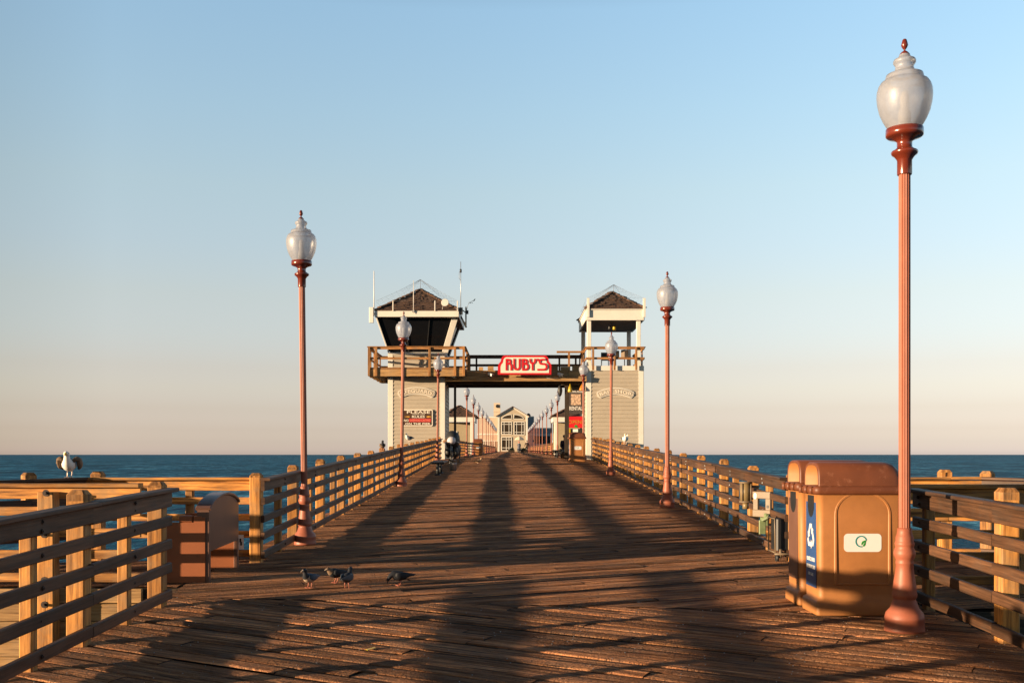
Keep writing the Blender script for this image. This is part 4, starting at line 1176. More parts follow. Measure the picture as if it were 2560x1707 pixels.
for sx in (-.2, .2):
    for sy2 in (-.2, .2): mb.tube([(sx, sy2, 0), (sx * .9, sy2 * .9, .43)], .014, 6)
mb.build('frame', 'dark_metal', ch)
mb = MB(); mb.box((0, 0, .44), (.42, .42, .03), 0, ch=.01); mb.build('seat', 'dark_metal', ch)
mb = MB(); mb.box((0, .2, .68), (.40, .03, .36), 0, ch=.01); mb.build('backrest', 'dark_metal', ch)
sl = thing('spotlight', 'small twin spotlight hanging under the bait shop belvedere ceiling', 'spotlight', (5.30, 55.4, 8.68))
mb = MB(); mb.tube([(0, 0, 0), (0, 0, -.18)], .02, 6); mb.build('stem', 'dark_metal', sl)
for dx in (-.12, .12):
    mb = MB(); mb.lathe([(.05, -.36), (.10, -.34), (.08, -.16), (.03, -.12)], (dx, -.05, 0), 12); mb.build('lamp_head', 'yellow' if dx > 0 else 'black', sl)
# ------------------------------------------------------------------ buildings beyond the gate
def hut(label, s, colx, other, door):
    """s=+1 hut to the right, -1 to the left; colx = white column nearest the walkway"""
    t = thing('hut', label, 'hut', P((colx + other) / 2, 90), 0, 'small huts beyond the gate'); t['_abs'] = 1
    a, b = min(colx, other), max(colx, other); D0 = dz(90)
    mb = MB(); mb.box(((a + b) / 2, 93.2, D0 + 1.45), (b - a - .1, 3.4, 2.9), 0); mb.build('wall', 'hut_wall', t)
    for cx in (a + .11, b - .11):
        mb = MB(); mb.beam((cx, 90, D0 - .1), (cx, 90, D0 + 2.95), .24, .24, 0, up=Y, ch=.015); mb.build('column', 'white', t)
    mb = MB(); mb.beam((a - .15, 89.9, D0 + 3.08), (b + .15, 89.9, D0 + 3.08), .12, .40, 0)
    for cx in (a - .1, b + .1): mb.beam((cx, 89.97, D0 + 3.08), (cx, 95, D0 + 3.08), .1, .40, 0)
    mb.build('fascia', 'white', t)
    mb = MB(); hip(mb, a - .3, b + .3, 89.75, 95.2, D0 + 3.30, ((a + b) / 2, 92.4, D0 + 4.35)); mb.build('roof', ['shingle', 'soffit'], t)
    mb = MB(); mb.box((door, 91.47, D0 + 1.05), (.85, .05, 2.1), 0, ch=.01); d = mb.build('door', 'white', t)
    mb = MB(); mb.ellipsoid((door + .3, 91.42, D0 + 1.0), (.03, .03, .03), 8, 6); mb.build('handle', 'bolt', d)
    mb = MB(); mb.box((door + s * 1.15, 91.46, D0 + .95), (.22, .06, .24), 0, ch=.02); mb.build('vent', 'bulb', t)
hut('small khaki hut with shingle roof and white porch post beyond the lifeguard tower', -1, -3.35, -5.95, -5.2)
hut('small khaki hut with shingle roof and white porch post behind the rental banner', 1, 3.66, 6.9, 6.2)

rb = thing('restaurant', 'pale two-storey gabled restaurant with arched window at the far end of the pier', 'restaurant', (.19, 254, dz(250))); rb['_abs'] = 1
def zx(v): return -15.31 + v * .012207
def zh(v): return 18.52 - v * .012207
FY = 250.0; D0 = dz(250)
mb = MB()
gx0, gx1, eave, pk = zx(975), zx(1560), zh(622), zh(448)
mb.prism([(gx0, D0 - .3), (gx1, D0 - .3), (gx1, eave), (zx(1268), pk), (gx0, eave)], (0, FY, 0), X, Z, 7.0, 0); mb.build('wall', 'gable_wall', rb)
mb = MB(); pkx = zx(1268)
for s, gx in ((-1, gx0), (1, gx1)):
    ox = gx + s * .45; oz = eave - .45 * (pk - eave) / abs(gx - pkx)
    p0, p1 = Vector((ox, FY + 3.3, oz + .15)), Vector((pkx, FY + 3.3, pk + .15))
    mb.beam(p0, p1, 7.6, .14, 0, up=Vector((0, 0, 1)), ch=0)
mb.build('roof', 'shingle', rb)
mb = MB()
for s, gx in ((-1, gx0), (1, gx1)):
    ox = gx + s * .3; oz = eave - .3 * (pk - eave) / abs(gx - pkx)
    mb.beam((ox, FY - .14, oz - .06), (pkx, FY - .14, pk - .06), .16, .34, 0, up=Z, ch=0)
mb.build('barge_board', 'white', rb)
for cx in (gx0 + .2, gx1 - .2):
    mb = MB(); mb.box((cx, FY - .06, (D0 + eave) / 2), (.44, .14, eave - D0), 0); mb.build('pilaster', 'white', rb)
def win(xa, xb, ya, yb, vs, hs, name='window'):
    mb = MB(); A, B, C, E = zx(xa), zx(xb), zh(yb), zh(ya)
    mb.prism([(A, C), (B, C), (B, E), (A, E)], (0, FY - .03, 0), X, Z, .02, 0); w = mb.build(name, 'glass_dark', rb)
    mb = MB(); tw = .16
    mb.beam((A - .1, FY - .08, C - .06), (B + .1, FY - .08, C - .06), .12, tw, 0, ch=0); mb.beam((A - .1, FY - .08, E + .06), (B + .1, FY - .08, E + .06), .12, tw, 0, ch=0)
    mb.beam((A - .06, FY - .083, C + .02), (A - .06, FY - .083, E - .02), tw, .12, 0, up=Y, ch=0); mb.beam((B + .06, FY - .083, C + .02), (B + .06, FY - .083, E - .02), tw, .12, 0, up=Y, ch=0)
    for v in vs: mb.beam((zx(v), FY - .073, C), (zx(v), FY - .073, E), .12, .08, 0, up=Y, ch=0)
    for h_ in hs: mb.beam((A, FY - .069, zh(h_)), (B, FY - .069, zh(h_)), .08, .12, 0, ch=0)
    mb.build('frame', 'white', w)
M['glass_dark'] = paint('dark_window_glass', (.035, .022, .012), .25, .6, .35, 0, 0)
win(1055, 1240, 745, 975, (1100, 1195), (785, 940)); win(1300, 1490, 745, 985, (1345, 1445), (785, 940))
win(1055, 1240, 1045, 1295, (1142, 1195), (1085, 1245), 'door')
for a, b, cx in ((1055, 1252, 1268), (1284, 1482, 1268)):
    mb = MB(); rx = zx(1482) - zx(1268); rz_ = zh(592) - zh(680)
    pts = arcpts(zx(1268), zh(680), rx, rz_, 0, 83, 14) + [(zx(1284), zh(680))] if a > 1268 else [(zx(1252), zh(680))] + arcpts(zx(1268), zh(680), rx, rz_, 97, 180, 14)
    mb.prism(pts, (0, FY - .03, 0), X, Z, .02, 0); w = mb.build('arched_window', 'glass_dark', rb)
    mb = MB(); cyc = pts + [pts[0]]
    for p, q_ in zip(cyc[:-1], cyc[1:]): mb.beam((p[0], FY - .07, p[1]), (q_[0], FY - .07, q_[1]), .1, .15, 0, up=Z if abs(q_[1] - p[1]) < abs(q_[0] - p[0]) else X, ch=0)
    mb.build('frame', 'white', w)
mb = MB()
mb.box(((zx(575) + gx0) / 2 - .02, 257, (D0 + zh(650)) / 2), (gx0 - zx(575), 8, zh(650) - D0), 0); lw_ = mb.build('left_wing', 'pale_wall', rb)
mb = MB()
for v, hgt in ((640, .3), (975, .35), (1105, .2)):
    mb = MB(); mb.beam((zx(565), 252.9, zh(v)), (gx0 - .02, 252.9, zh(v)), .16, hgt, 0, ch=0); mb.build('trim_board', 'white', lw_)
mb = MB()
for k in range(9): mb.beam((zx(660 + k * 35), 252.88, D0), (zx(660 + k * 35), 252.88, zh(1105)), .1, .1, 0, up=Y, ch=0)
mb.build('balustrade', 'white', lw_)
mb = MB(); mb.box((zx(955), 255, zh(485)), (zx(1020) - zx(890), 2.0, zh(350) - zh(620)), 0); mb.box((zx(955), 253.95, zh(520)), (zx(1030) - zx(885), .2, .2), 0); ct = mb.build('roof_tower', 'canvas', rb)
mb = MB(); mb.tube([(zx(965), 253.9, zh(415)), (zx(965), 253.8, zh(415))], .42, 16); mb.build('vent', 'black', ct)
mb = MB()
for a, b, top, yy in ((1540, 1700, 612, 258.5), (1690, 2070, 845, 259.5)):
    mb.box(((zx(a) + zx(b)) / 2, yy + 4, (D0 + zh(top)) / 2), (zx(b) - zx(a), 8, zh(top) - D0), 0)
    mb.box(((zx(a) + zx(b)) / 2, yy - .06, zh(top)), (zx(b) - zx(a), .1, .25), 1); mb.box(((zx(a) + zx(b)) / 2, yy - .05, zh(975)), (zx(b) - zx(a), .08, .22), 1)
mb.build('right_wing', ['shade_blue_wall', 'white'], rb)
for k in range(6):
    mb = MB(); mb.box((zx(1730 + k * 55), 259.44, zh(1080)), (.5, .05, 1.8), 0); mb.build('wing_window', 'black_glass', rb)
mb = MB(); mb.lathe([(.5, 0), (.55, .3), (.3, .7), (.05, .8)], (zx(1590), 259, zh(605)), 12); mb.build('roof_vent', 'dark_metal', rb)

# ------------------------------------------------------------------ dark benches
def dark_bench(label, x, y, L=2.2):
    t = thing('backless_bench', label, 'bench', P(x, y), 0, 'dark backless benches by the railings')
    sl_ = .0275 if y < CREST else .0046
    def pp(a, b, c): return Vector((a, b, c + sl_ * b))
    mb = MB()
    for k in range(3): mb.beam(pp(-.17 + k * .17, 0, .44), pp(-.17 + k * .17, L, .44), .155, .06, 0, ch=.01)
    mb.build('seat', 'black', t)
    for yy in (.35, L - .35):
        mb = MB(); mb.tube([pp(0, yy, 0), pp(0, yy, .41)], .055, 10); mb.box(pp(0, yy, .40), (.44, .08, .04), 0); mb.lathe([(.12, 0), (.10, .03), (.06, .05)], pp(0, yy, 0), 12); mb.build('leg', 'dark_metal', t)
dark_bench('dark backless bench beside the left railing, just before the loaded bicycle', -2.60, 36.2)
dark_bench('dark backless bench beside the seated person on the right beyond the gate', 2.75, 63.0, 3.0)

# ------------------------------------------------------------------ loaded bicycle
bk = thing('bicycle', 'bicycle loaded with black tarp bundles and a white bag by the left railing', 'bicycle', P(-2.55, 44.5), R(8))
def wheel(y):
    mb = MB(); pts = [(0, y + .33 * math.cos(2 * math.pi * k / 24), .34 + .33 * math.sin(2 * math.pi * k / 24)) for k in range(24)]
    mb.tube(pts, .026, 8, closed=True); mb.tube([(-.05, y, .34), (.05, y, .34)], .03, 8)
    for k in range(10):
        a = 2 * math.pi * k / 10; mb.tube([(0, y, .34), (0, y + .31 * math.cos(a), .34 + .31 * math.sin(a))], .004, 4, 1)
    mb.build('wheel', ['black', 'grey_metal'], bk)
wheel(0); wheel(1.05)
mb = MB(); mb.tube([(0, 0, .34), (0, .12, .85), (0, .62, .82), (0, .5, .32), (0, .12, .78)], .022, 6); mb.tube([(0, .5, .32), (0, 1.05, .34), (0, .62, .85)], .018, 6)
mb.tube([(-.05, 0, .34), (-.05, .1, .7), (-.05, .14, .95)], .016, 6); mb.build('frame', 'grey_metal', bk)
mb = MB(); mb.tube([(-.32, .0, 1.0), (-.22, .10, 1.05), (0, .14, 1.02), (.22, .10, 1.05), (.32, .0, 1.0)], .016, 6); mb.build('handlebar', 'grey_metal', bk)
mb = MB(); mb.ellipsoid((.08, .75, 1.12), (.33, .5, .42), 18, 11, 0, .05); mb.ellipsoid((.22, .9, .72), (.24, .45, .34), 14, 9, 0, .07); mb.build('tarp_bundle', 'tarp', bk)
mb = MB(); mb.ellipsoid((-.02, .12, 1.10), (.19, .16, .17), 16, 10, 0, .07); mb.build('plastic_bag', 'bag', bk)
mb = MB(); mb.tube([(-.36, .18, 1.04), (-.22, .2, 1.1), (-.12, .2, 1.05)], [.06, .08, .05], 10); mb.build('blanket_roll', 'brown_cloth', bk)
mb = MB(); mb.ellipsoid((-.16, .4, .62), (.13, .26, .25), 12, 8, 0, .08); mb.ellipsoid((.17, .2, .60), (.12, .2, .22), 12, 8, 0, .08); mb.build('pannier', 'tarp', bk)
sp_ = thing('bucket', 'small shiny steel bucket on the deck in front of the loaded bicycle', 'bucket', P(-2.26, 40.0))
mb = MB(); mb.lathe([(.12, 0), (.15, .28), (.16, .30), (.14, .29), (.11, .03)], (0, 0, 0), 16); mb.build('pail', 'grey_metal', sp_)
mb = MB(); mb.tube([(-.15, 0, .28), (-.10, 0, .42), (.10, 0, .42), (.15, 0, .28)], .008, 6); mb.build('handle', 'grey_metal', sp_)
b2 = thing('wire_cart', 'dark two-wheeled cart parked behind the loaded bicycle', 'cart', P(-2.75, 50.5))
for y in (0,):
    for sx in (-.22, .22):
        mb = MB(); mb.tube([(sx, .28 * math.cos(2 * math.pi * k / 20), .29 + .28 * math.sin(2 * math.pi * k / 20)) for k in range(20)], .025, 8, closed=True); mb.build('wheel', 'black', b2)
mb = MB(); mb.box((0, 0, .62), (.40, .5, .6), 0, ch=.02); mb.build('basket', 'tarp', b2)
mb = MB(); mb.tube([(-.18, -.25, .9), (-.18, -.3, 1.15), (.18, -.3, 1.15), (.18, -.25, .9)], .018, 6); mb.build('handle', 'grey_metal', b2)

# ------------------------------------------------------------------ odds on the near right railing
tb = thing('line_recycling_tube', 'beige plastic tube strapped to the right railing post near the bins', 'tube', P(xr(15.0) - .20, 15.0, -.06))
mb = MB(); mb.tube([(0, 0, .70), (0, 0, .98)], .075, 16); mb.build('tube', 'pvc', tb)
mb = MB(); mb.tube([(0, 0, .69), (0, 0, .715)], .095, 16); mb.build('collar', 'frame_cream', tb)
mb = MB(); mb.tube([(0, 0, .965), (0, 0, .99)], .095, 16); mb.build('collar', 'frame_cream', tb)
mb = MB(); mb.tube([(0, 0, .60), (0, 0, .69)], .045, 12); mb.build('spout', 'pvc', tb)
mb = MB()
for a in (45, 135, 225, 315): mb.tube([(.088 * math.cos(R(a)), .088 * math.sin(R(a)), .70), (.088 * math.cos(R(a)), .088 * math.sin(R(a)), .98)], .009, 6)
mb.tube([(.05, 0, .75), (.2, .02, .75)], .02, 6); mb.tube([(.05, 0, .92), (.2, .02, .92)], .02, 6)
mb.build('strap', 'frame_cream', tb)
fr = thing('square_frame', 'cream painted square frame with open centre fixed to the right railing', 'frame', P(xr(14.3) - .10, 14.3, .66), R(-48))
mb = MB()
for p, q_ in (((-.14, -.125), (.14, -.125)), ((-.14, .125), (.14, .125))): mb.beam((p[0], -.03, p[1]), (q_[0], -.03, q_[1]), .05, .10, 0, ch=.008)
for sx in (-.10, .10): mb.beam((sx, -.028, -.075), (sx, -.028, .075), .08, .045, 0, up=Y, ch=.006)
mb.build('frame_board', 'frame_cream', fr)
mb = MB(); mb.prism(rrect(.04, .08, .018), (-.10, -.057, .11), X, Z, .004, 0); mb.build('plate', 'grey_metal', fr)
mb = MB(); mb.prism(rrect(.035, .04, .01), (.10, -.054, -.03), X, Z, .004, 0); mb.build('plate', 'black', fr)
hc = thing('hand_cart', 'small dark hand cart with a green cloth standing by the right railing', 'cart', P(3.40, 13.35))
mb = MB(); mb.box((.10, .15, .34), (.24, .30, .40), 0, ch=.02); mb.build('box', 'black', hc)
mb = MB(); mb.tube([(-.05, -.05, .12), (-.05, -.05, .55), (-.05, .3, .55), (-.05, .3, .12), (-.05, -.05, .12)], .013, 6); mb.tube([(.02, -.04, .05), (.02, -.04, .16)], .02, 6); mb.tube([(-.06, -.06, .1), (.2, -.06, .1)], .015, 6); mb.build('frame', 'frame_cream', hc)
for sx in (-.02, .2):
    mb = MB(); mb.tube([(sx - .015, -.02, .05), (sx + .015, -.02, .05)], .05, 12); mb.build('wheel', 'dark_metal', hc)
mb = MB(); mb.beam((-.10, .42, .32), (-.10, .42, .50), .09, .03, 0, up=Y, ch=.01); mb.beam((-.10, .40, .50), (-.02, .35, .55), .10, .04, 0, ch=.01); mb.build('cloth', 'green_glass', hc)
gc = thing('cloth', 'pale green cloth tucked over the lower right railing near the square frame', 'cloth', P(xr(14.2) - .07, 14.2, .40))
mb = MB(); mb.beam((-.02, -.08, .06), (-.02, .26, .07), .035, .16, 0, ch=.012, nseg=5, warp=.008); mb.build('drape', 'green_glass', gc)
pp_ = MB(); pp_.prism([(-.07, -.09), (.07, -.09), (.07, .09), (-.07, .09)], P(-3.50, 13.35, .25) , X, Z, .008, 0)
for (a, b) in ((-.04, .02), (-.025, .0), (.03, .02), (.04, -.02)): pp_.prism(place(rrect(.022, .05, .008), a, b), P(-3.50, 13.345, .25), X, Z, .003, 1)
tag(pp_.build('paper_notice', ['sticker', 'black']), 'small white notice fixed to the crosswise railing right of the brown bench', 'notice')
lf_ = MB(); lf_.beam(P(-1.12, 8.05, .008), P(-1.06, 8.09, .018), .035, .004, 0, ch=0); tag(lf_.build('fallen_leaf', 'yellow'), 'tiny yellow leaf lying on the bare deck boards in the left foreground', 'leaf')

# ------------------------------------------------------------------ birds
def bird(name, label, cat, loc, heading, k, back, belly, head, leg, bill='bill', wings='folded', pose='stand', group=None, wingm=None, stride=0.0):
    """heading in degrees: direction the bird faces (0 = +x, 90 = away, 270 = to the camera)"""
    t = thing(name, label, cat, loc, R(heading), group)
    mb = MB()
    up = .0
    path = [(-.25, .155, .030, .010), (-.19, .155, .036, .014), (-.13, .150, .052, .032), (-.08, .150, .070, .060), (-.01, .155, .082, .078), (.06, .170, .078, .078), (.10, .190, .060, .062)]
    if pose == 'stand': path += [(.122, .225, .042, .042), (.130, .262, .034, .034), (.140, .292, .035, .034), (.165, .300, .032, .030), (.188, .294, .020, .018), (.205, .290, .011, .011), (.245, .280, .004, .005)]
    elif pose == 'peck': path += [(.135, .175, .040, .042), (.165, .145, .032, .034), (.185, .115, .030, .030), (.195, .090, .022, .022), (.20, .075, .009, .01), (.21, .045, .003, .004)]
    elif pose == 'crouch': path += [(.120, .205, .048, .048), (.140, .228, .038, .038), (.160, .240, .034, .032), (.185, .236, .020, .018), (.20, .232, .010, .010), (.225, .226, .004, .005)]
    n = len(path); rd = []
    for i, (x, z, ru, rv) in enumerate(path):
        a = path[max(i - 1, 0)]; b = path[min(i + 1, n - 1)]
        d = Vector((b[0] - a[0], 0, b[1] - a[1])); rd.append((Vector((x, 0, z)) * k, ru * k, rv * k, d, Y if abs(d.x) < .3 * abs(d.z) else Z) if False else (Vector((x, 0, z)) * k, ru * k, rv * k, d, Vector((-d.z, 0, d.x))))
    def mf(i, s):
        if i >= n - 3: return 4
        if i >= 6: return 2
        return 0 if s > .25 else 1
    mb.loft(rd, 14, 0, mf)
    for s in (-1, 1):      # legs and feet, part of the one body mesh
        fx = stride * s
        mb.tube([Vector((-.01, s * .028, .10)) * k, Vector((-.02 + fx * .4, s * .032, .055)) * k, Vector((.005 + fx, s * .034, .008)) * k], [.012 * k, .0065 * k, .0065 * k], 6, 3)
        for a in (-35, 0, 35, 180):
            L = .045 if a != 180 else .02
            mb.tube([Vector((.005 + fx, s * .034, .008)) * k, Vector((.005 + fx + L * math.cos(R(a)), s * .034 + L * math.sin(R(a)), .004)) * k], .0055 * k, 5, 3)
        hx, hz = {'stand': (.152, .304), 'peck': (.19, .112), 'crouch': (.162, .245)}[pose]
        mb.ellipsoid(Vector((hx + .012, s * .031, hz)) * k, (.006 * k,) * 3, 6, 5, 5)
    mb.build('body', [back, belly, head, leg, bill, 'black'], t)
    for s in (-1, 1):
        mb = MB()
        if wings == 'folded':
            pts = [(.085, .066, .185, .012, .030), (.04, .080, .178, .016, .052), (-.04, .080, .172, .016, .054), (-.12, .058, .170, .013, .040), (-.20, .030, .172, .009, .022), (-.28, .012, .170, .004, .008)]
        elif wings == 'up':
            pts = [(.06, .050, .190, .016, .030), (.05, .075, .225, .026, .045), (.03, .100, .232, .032, .055), (.00, .115, .205, .036, .065), (-.04, .118, .160, .032, .060), (-.10, .105, .130, .020, .04), (-.17, .09, .12, .005, .015)]
        rr = []
        for i, p in enumerate(pts):
            a = pts[max(i - 1, 0)]; b = pts[min(i + 1, len(pts) - 1)]
            d = Vector((b[0] - a[0], s * (b[1] - a[1]), b[2] - a[2]))
            rr.append((Vector((p[0], s * p[1], p[2])) * k, (p[3]) * k, p[4] * k, d, Z if wings == 'folded' else X))
        mb.loft(rr, 10, 0)
        mb.build('wing', wingm or back, t)
    return t
GB, GW = 'feather_grey', 'feather_white'
bird('gull', 'white gull with half-raised wings striding on the railing at far left', 'gull', P(-5.60, 13.22, 1.075), 280, 1.02, GB, GW, GW, 'leg_pink', wings='up', wingm='feather_brown', stride=.045, group='gulls on the pier')
bird('gull', 'white gull standing on a post of the left railing by the lifeguard tower wall', 'gull', P(xl(35.6) - .07, 35.6, 1.16), 235, .95, GB, GW, GW, 'leg_pink', group='gulls on the pier')
bird('gull', 'plump white gull facing the camera on the right railing below the bait shop', 'gull', P(xr(35.9) + .02, 35.9, 1.10), 265, 1.1, GW, GW, GW, 'leg_pink', group='gulls on the pier')
bird('gull', 'dark-backed gull just behind the plump white one on the right railing', 'gull', P(xr(36.9) + .10, 36.9, 1.10), 300, 1.0, GB, GW, GW, 'leg_pink', group='gulls on the pier')
bird('gull', 'speckled tan young gull resting on the deck left of centre, before the gate', 'gull', P(-1.56, 48.2, -.06), 10, 1.0, 'feather_tan', 'feather_tan', 'feather_tan', 'leg_pink', 'feather_dark', pose='stand', group='gulls on the pier')
bird('gull', 'small far white gull on the right railing beyond the gate', 'gull', P(4.3, 108, 1.14), 250, 1.1, GW, GW, GW, 'leg_pink', group='gulls on the pier')
PD = 'feather_dark'
bird('pigeon', 'pigeon with blue-grey wings and pale buff belly on the deck, leftmost of four', 'pigeon', P(-2.16, 11.15, .006), 247, .66, 'feather_blue', 'feather_buff', PD, 'leg_red', 'feather_buff', group='pigeons on the deck')
bird('pigeon', 'dark brown pigeon looking left, between the buff-bellied one and a black one', 'pigeon', P(-1.94, 11.5, .006), 225, .66, PD, PD, 'feather_brown', 'leg_red', 'feather_buff', pose='crouch', group='pigeons on the deck')
bird('pigeon', 'black pigeon facing away with a grey wing patch, close beside the brown one', 'pigeon', P(-1.76, 11.15, .006), 78, .66, PD, PD, PD, 'leg_red', 'feather_dark', wingm='feather_grey', group='pigeons on the deck')
bird('pigeon', 'lone black pigeon pecking at the deck, rightmost of four', 'pigeon', P(-1.22, 11.3, .006), 205, .66, PD, PD, PD, 'leg_red', 'feather_dark', pose='peck', group='pigeons on the deck')
bird('pigeon', 'brown pigeon perched on the left railing against the sky', 'pigeon', P(xl(27.4) - .05, 27.4, 1.08), 280, .82, 'feather_brown', 'feather_brown', PD, 'leg_red', 'feather_dark', group='pigeons on the deck')

# ------------------------------------------------------------------ people
def skin(name, J, E, mat, parent):
    keys = list(J); me = bpy.data.meshes.new(name)
    me.from_pydata([J[k][0] for k in keys], [(keys.index(a), keys.index(b)) for a, b in E], [])
    ob = bpy.data.objects.new(name, me); COL.objects.link(ob)
    md = ob.modifiers.new('skin', 'SKIN'); md.use_smooth_shade = True
    for i, k in enumerate(keys):
        r = J[k][1]; sv = me.skin_vertices[0].data[i]; sv.radius = (r, r) if not isinstance(r, tuple) else r
        sv.use_root = (i == 0)
    sb = ob.modifiers.new('sub', 'SUBSURF'); sb.levels = 1; sb.render_levels = 1
    dg = bpy.context.evaluated_depsgraph_get()
    m2 = bpy.data.meshes.new_from_object(ob.evaluated_get(dg)); bpy.data.objects.remove(ob)
    m2.materials.clear(); m2.materials.append(M[mat])
    for p in m2.polygons: p.use_smooth = True
    o2 = bpy.data.objects.new(name, m2); COL.objects.link(o2); o2.parent = parent
    return o2
def person(label, loc, rz, jacket, legs, pose='walk', hat=None, pack=False, coat=False):
    t = thing('person', label, 'person', loc, rz)
    # local: faces -y
    if pose == 'walk':
        hipz = .90; kn = ((-.10, -.14, .48), (.10, .10, .50)); an = ((-.10, -.20, .07), (.10, .34, .12)); tz = 0
        el = ((-.27, .10, 1.12), (.27, -.06, 1.12)); wr = ((-.25, -.08, .92), (.27, -.24, .95))
    elif pose == 'stand':
        hipz = .90; kn = ((-.10, -.03, .48), (.10, -.03, .48)); an = ((-.11, .0, .07), (.11, .0, .07)); tz = 0
        el = ((-.27, .03, 1.12), (.27, .03, 1.12)); wr = ((-.22, -.16, 1.0), (.22, -.16, 1.0))
    else:
        hipz = .42; kn = ((-.14, -.42, .46), (.14, -.42, .46)); an = ((-.13, -.46, .07), (.13, -.46, .07)); tz = -.48
        el = ((-.27, -.10, 1.12), (.27, -.10, 1.12)); wr = ((-.12, -.34, 1.02), (.12, -.34, 1.02))
    V = lambda x, y, z: Vector((x, y, z))
    sh = 1.42 + tz; f = lambda p: V(p[0], p[1], p[2] + tz)
    el = [f(p) for p in el]; wr = [f(p) for p in wr]
    J = {'pel': (V(0, 0, hipz), (.155, .12)), 'wa': (V(0, 0, hipz + .20), (.14, .11)), 'ch': (V(0, .01, sh - .10), (.175, .125)), 'nk': (V(0, .0, sh + .07), .062), 'hb': (V(0, -.02, sh + .15), (.075, .085)), 'hd': (V(0, -.015, sh + .26), (.085, .10)),
         'sl': (V(-.19, 0, sh), .062), 'sr': (V(.19, 0, sh), .062), 'el': (el[0], .046), 'er': (el[1], .046), 'wl': (wr[0], .034), 'wr': (wr[1], .034), 'fl': (wr[0] + V(0, -.08, -.05), .03), 'fr': (wr[1] + V(0, -.08, -.05), .03),
         'tl': (V(-.10, 0, hipz - .04), .085), 'tr': (V(.10, 0, hipz - .04), .085), 'kl': (V(*kn[0]), .058), 'kr': (V(*kn[1]), .058), 'al': (V(*an[0]), .042), 'ar': (V(*an[1]), .042), 'ol': (V(an[0][0], an[0][1] - .16, .035), .036), 'or': (V(an[1][0], an[1][1] - .16, .04), .036)}
    E = [('pel', 'wa'), ('wa', 'ch'), ('ch', 'nk'), ('nk', 'hb'), ('hb', 'hd'), ('ch', 'sl'), ('ch', 'sr'), ('sl', 'el'), ('sr', 'er'), ('el', 'wl'), ('er', 'wr'), ('wl', 'fl'), ('wr', 'fr'),
         ('pel', 'tl'), ('pel', 'tr'), ('tl', 'kl'), ('tr', 'kr'), ('kl', 'al'), ('kr', 'ar'), ('al', 'ol'), ('ar', 'or')]
    body = skin('body', J, E, 'skin', t)
    mb = MB(); hd = J['hd'][0]
    mb.ellipsoid(hd + V(0, -.115, -.03), (.018, .03, .03), 8, 6, 0)
    mb.build('nose', 'skin', t)
    g = lambda ks, s: {k: (J[k][0], tuple(r * s for r in J[k][1]) if isinstance(J[k][1], tuple) else J[k][1] * s + .008) for k in ks}
    ks = ['wa', 'ch', 'sl', 'sr', 'el', 'er', 'wl', 'wr', 'pel']
    skin('jacket', g(ks, 1.18), [('wa', 'ch'), ('ch', 'sl'), ('ch', 'sr'), ('sl', 'el'), ('sr', 'er'), ('el', 'wl'), ('er', 'wr'), ('wa', 'pel')], jacket, t)
    ks = ['pel', 'tl', 'tr', 'kl', 'kr', 'al', 'ar']
    skin('trousers', g(ks, 1.12), [('pel', 'tl'), ('pel', 'tr'), ('tl', 'kl'), ('tr', 'kr'), ('kl', 'al'), ('kr', 'ar')], legs, t)
    mb = MB(); mb.ellipsoid(hd + V(0, .02, .035), (.105, .115, .095), 12, 8, 0); mb.build('cap' if hat else 'hair', hat or 'hair', t)
    for s in 'lr':
        mb = MB(); a = J['a' + s][0]; mb.ellipsoid(V(a.x, a.y - .06, a.z - .02), (.052, .14, .05), 10, 6, 0); mb.build('shoe', 'black', t)
    if pack:
        mb = MB(); mb.ellipsoid(V(0, .2, sh - .2), (.16, .12, .25), 12, 8, 0, .03); mb.build('backpack', 'dark_cloth', t)
    if coat:
        mb = MB(); mb.lathe([(.33, .25), (.30, .6), (.24, 1.05), (.20, 1.40), (.08, 1.5)], (0, 0, 0), 16, 0); mb.build('long_coat', 'coat', t)
    return t
person('person in navy jacket and light grey trousers sitting near the far right bin', P(2.95, 58.5), R(20), 'navy', 'trouser', 'sit', hat='navy')
bx = MB(); bx.box(P(2.95, 58.62, .14), (.42, .36, .28), 0, ch=.02); tag(bx.build('wooden_box', 'brown_cloth'), 'low brown box under the seated person', 'box')
person('dark-clothed person with a backpack walking away along the far right of the pier', P(2.1, 147), R(190), 'dark_cloth', 'dark_cloth', 'walk', pack=True)
person('person in a long grey coat and red cap under the cream parasol', P(1.15, 170), R(10), 'coat', 'coat', 'stand', hat='red', coat=True)
um = thing('parasol', 'cream parasol standing in front of the restaurant', 'parasol', P(1.2, 171.2))
mb = MB(); mb.tube([(0, 0, 0), (0, 0, 2.75)], .025, 8); mb.build('pole', 'grey_metal', um)
mb = MB(); mb.lathe([(.02, 2.72), (.25, 2.62), (.62, 2.35), (.80, 2.08), (.78, 2.06)], (0, 0, 0), 8, 0, smooth=False, capb=False); mb.build('canopy', 'canvas', um)
mb = MB(); mb.lathe([(.25, 0), (.25, .08), (.05, .1)], (0, 0, 0), 12); mb.build('base', 'dark_metal', um)
M['leaf_dark'] = paint('dull_dark_leaf', (.03, .045, .02), .7, .3, 9, 0, 0)
for k, (xx, yy, lb) in enumerate(((-.1, 176, 'low dark planter box left of the cream parasol'), (2.0, 176, 'low dark planter box right of the cream parasol'))):
    t = thing('planter', lb, 'planter', P(xx, yy), 0, 'planter boxes by the parasol')
    mb = MB(); mb.box((0, 0, .22), (1.1, .5, .44), 0, ch=.02); mb.build('box', 'dark_beam', t)
    mb = MB()
    for q_ in range(40): mb.tri((rnd(-.5, .5), rnd(-.2, .2), .44), (rnd(-.5, .5), rnd(-.2, .2), .44), (rnd(-.5, .5), rnd(-.25, .25), rnd(.55, .9)))
    mb.build('plant', 'leaf_dark', t)

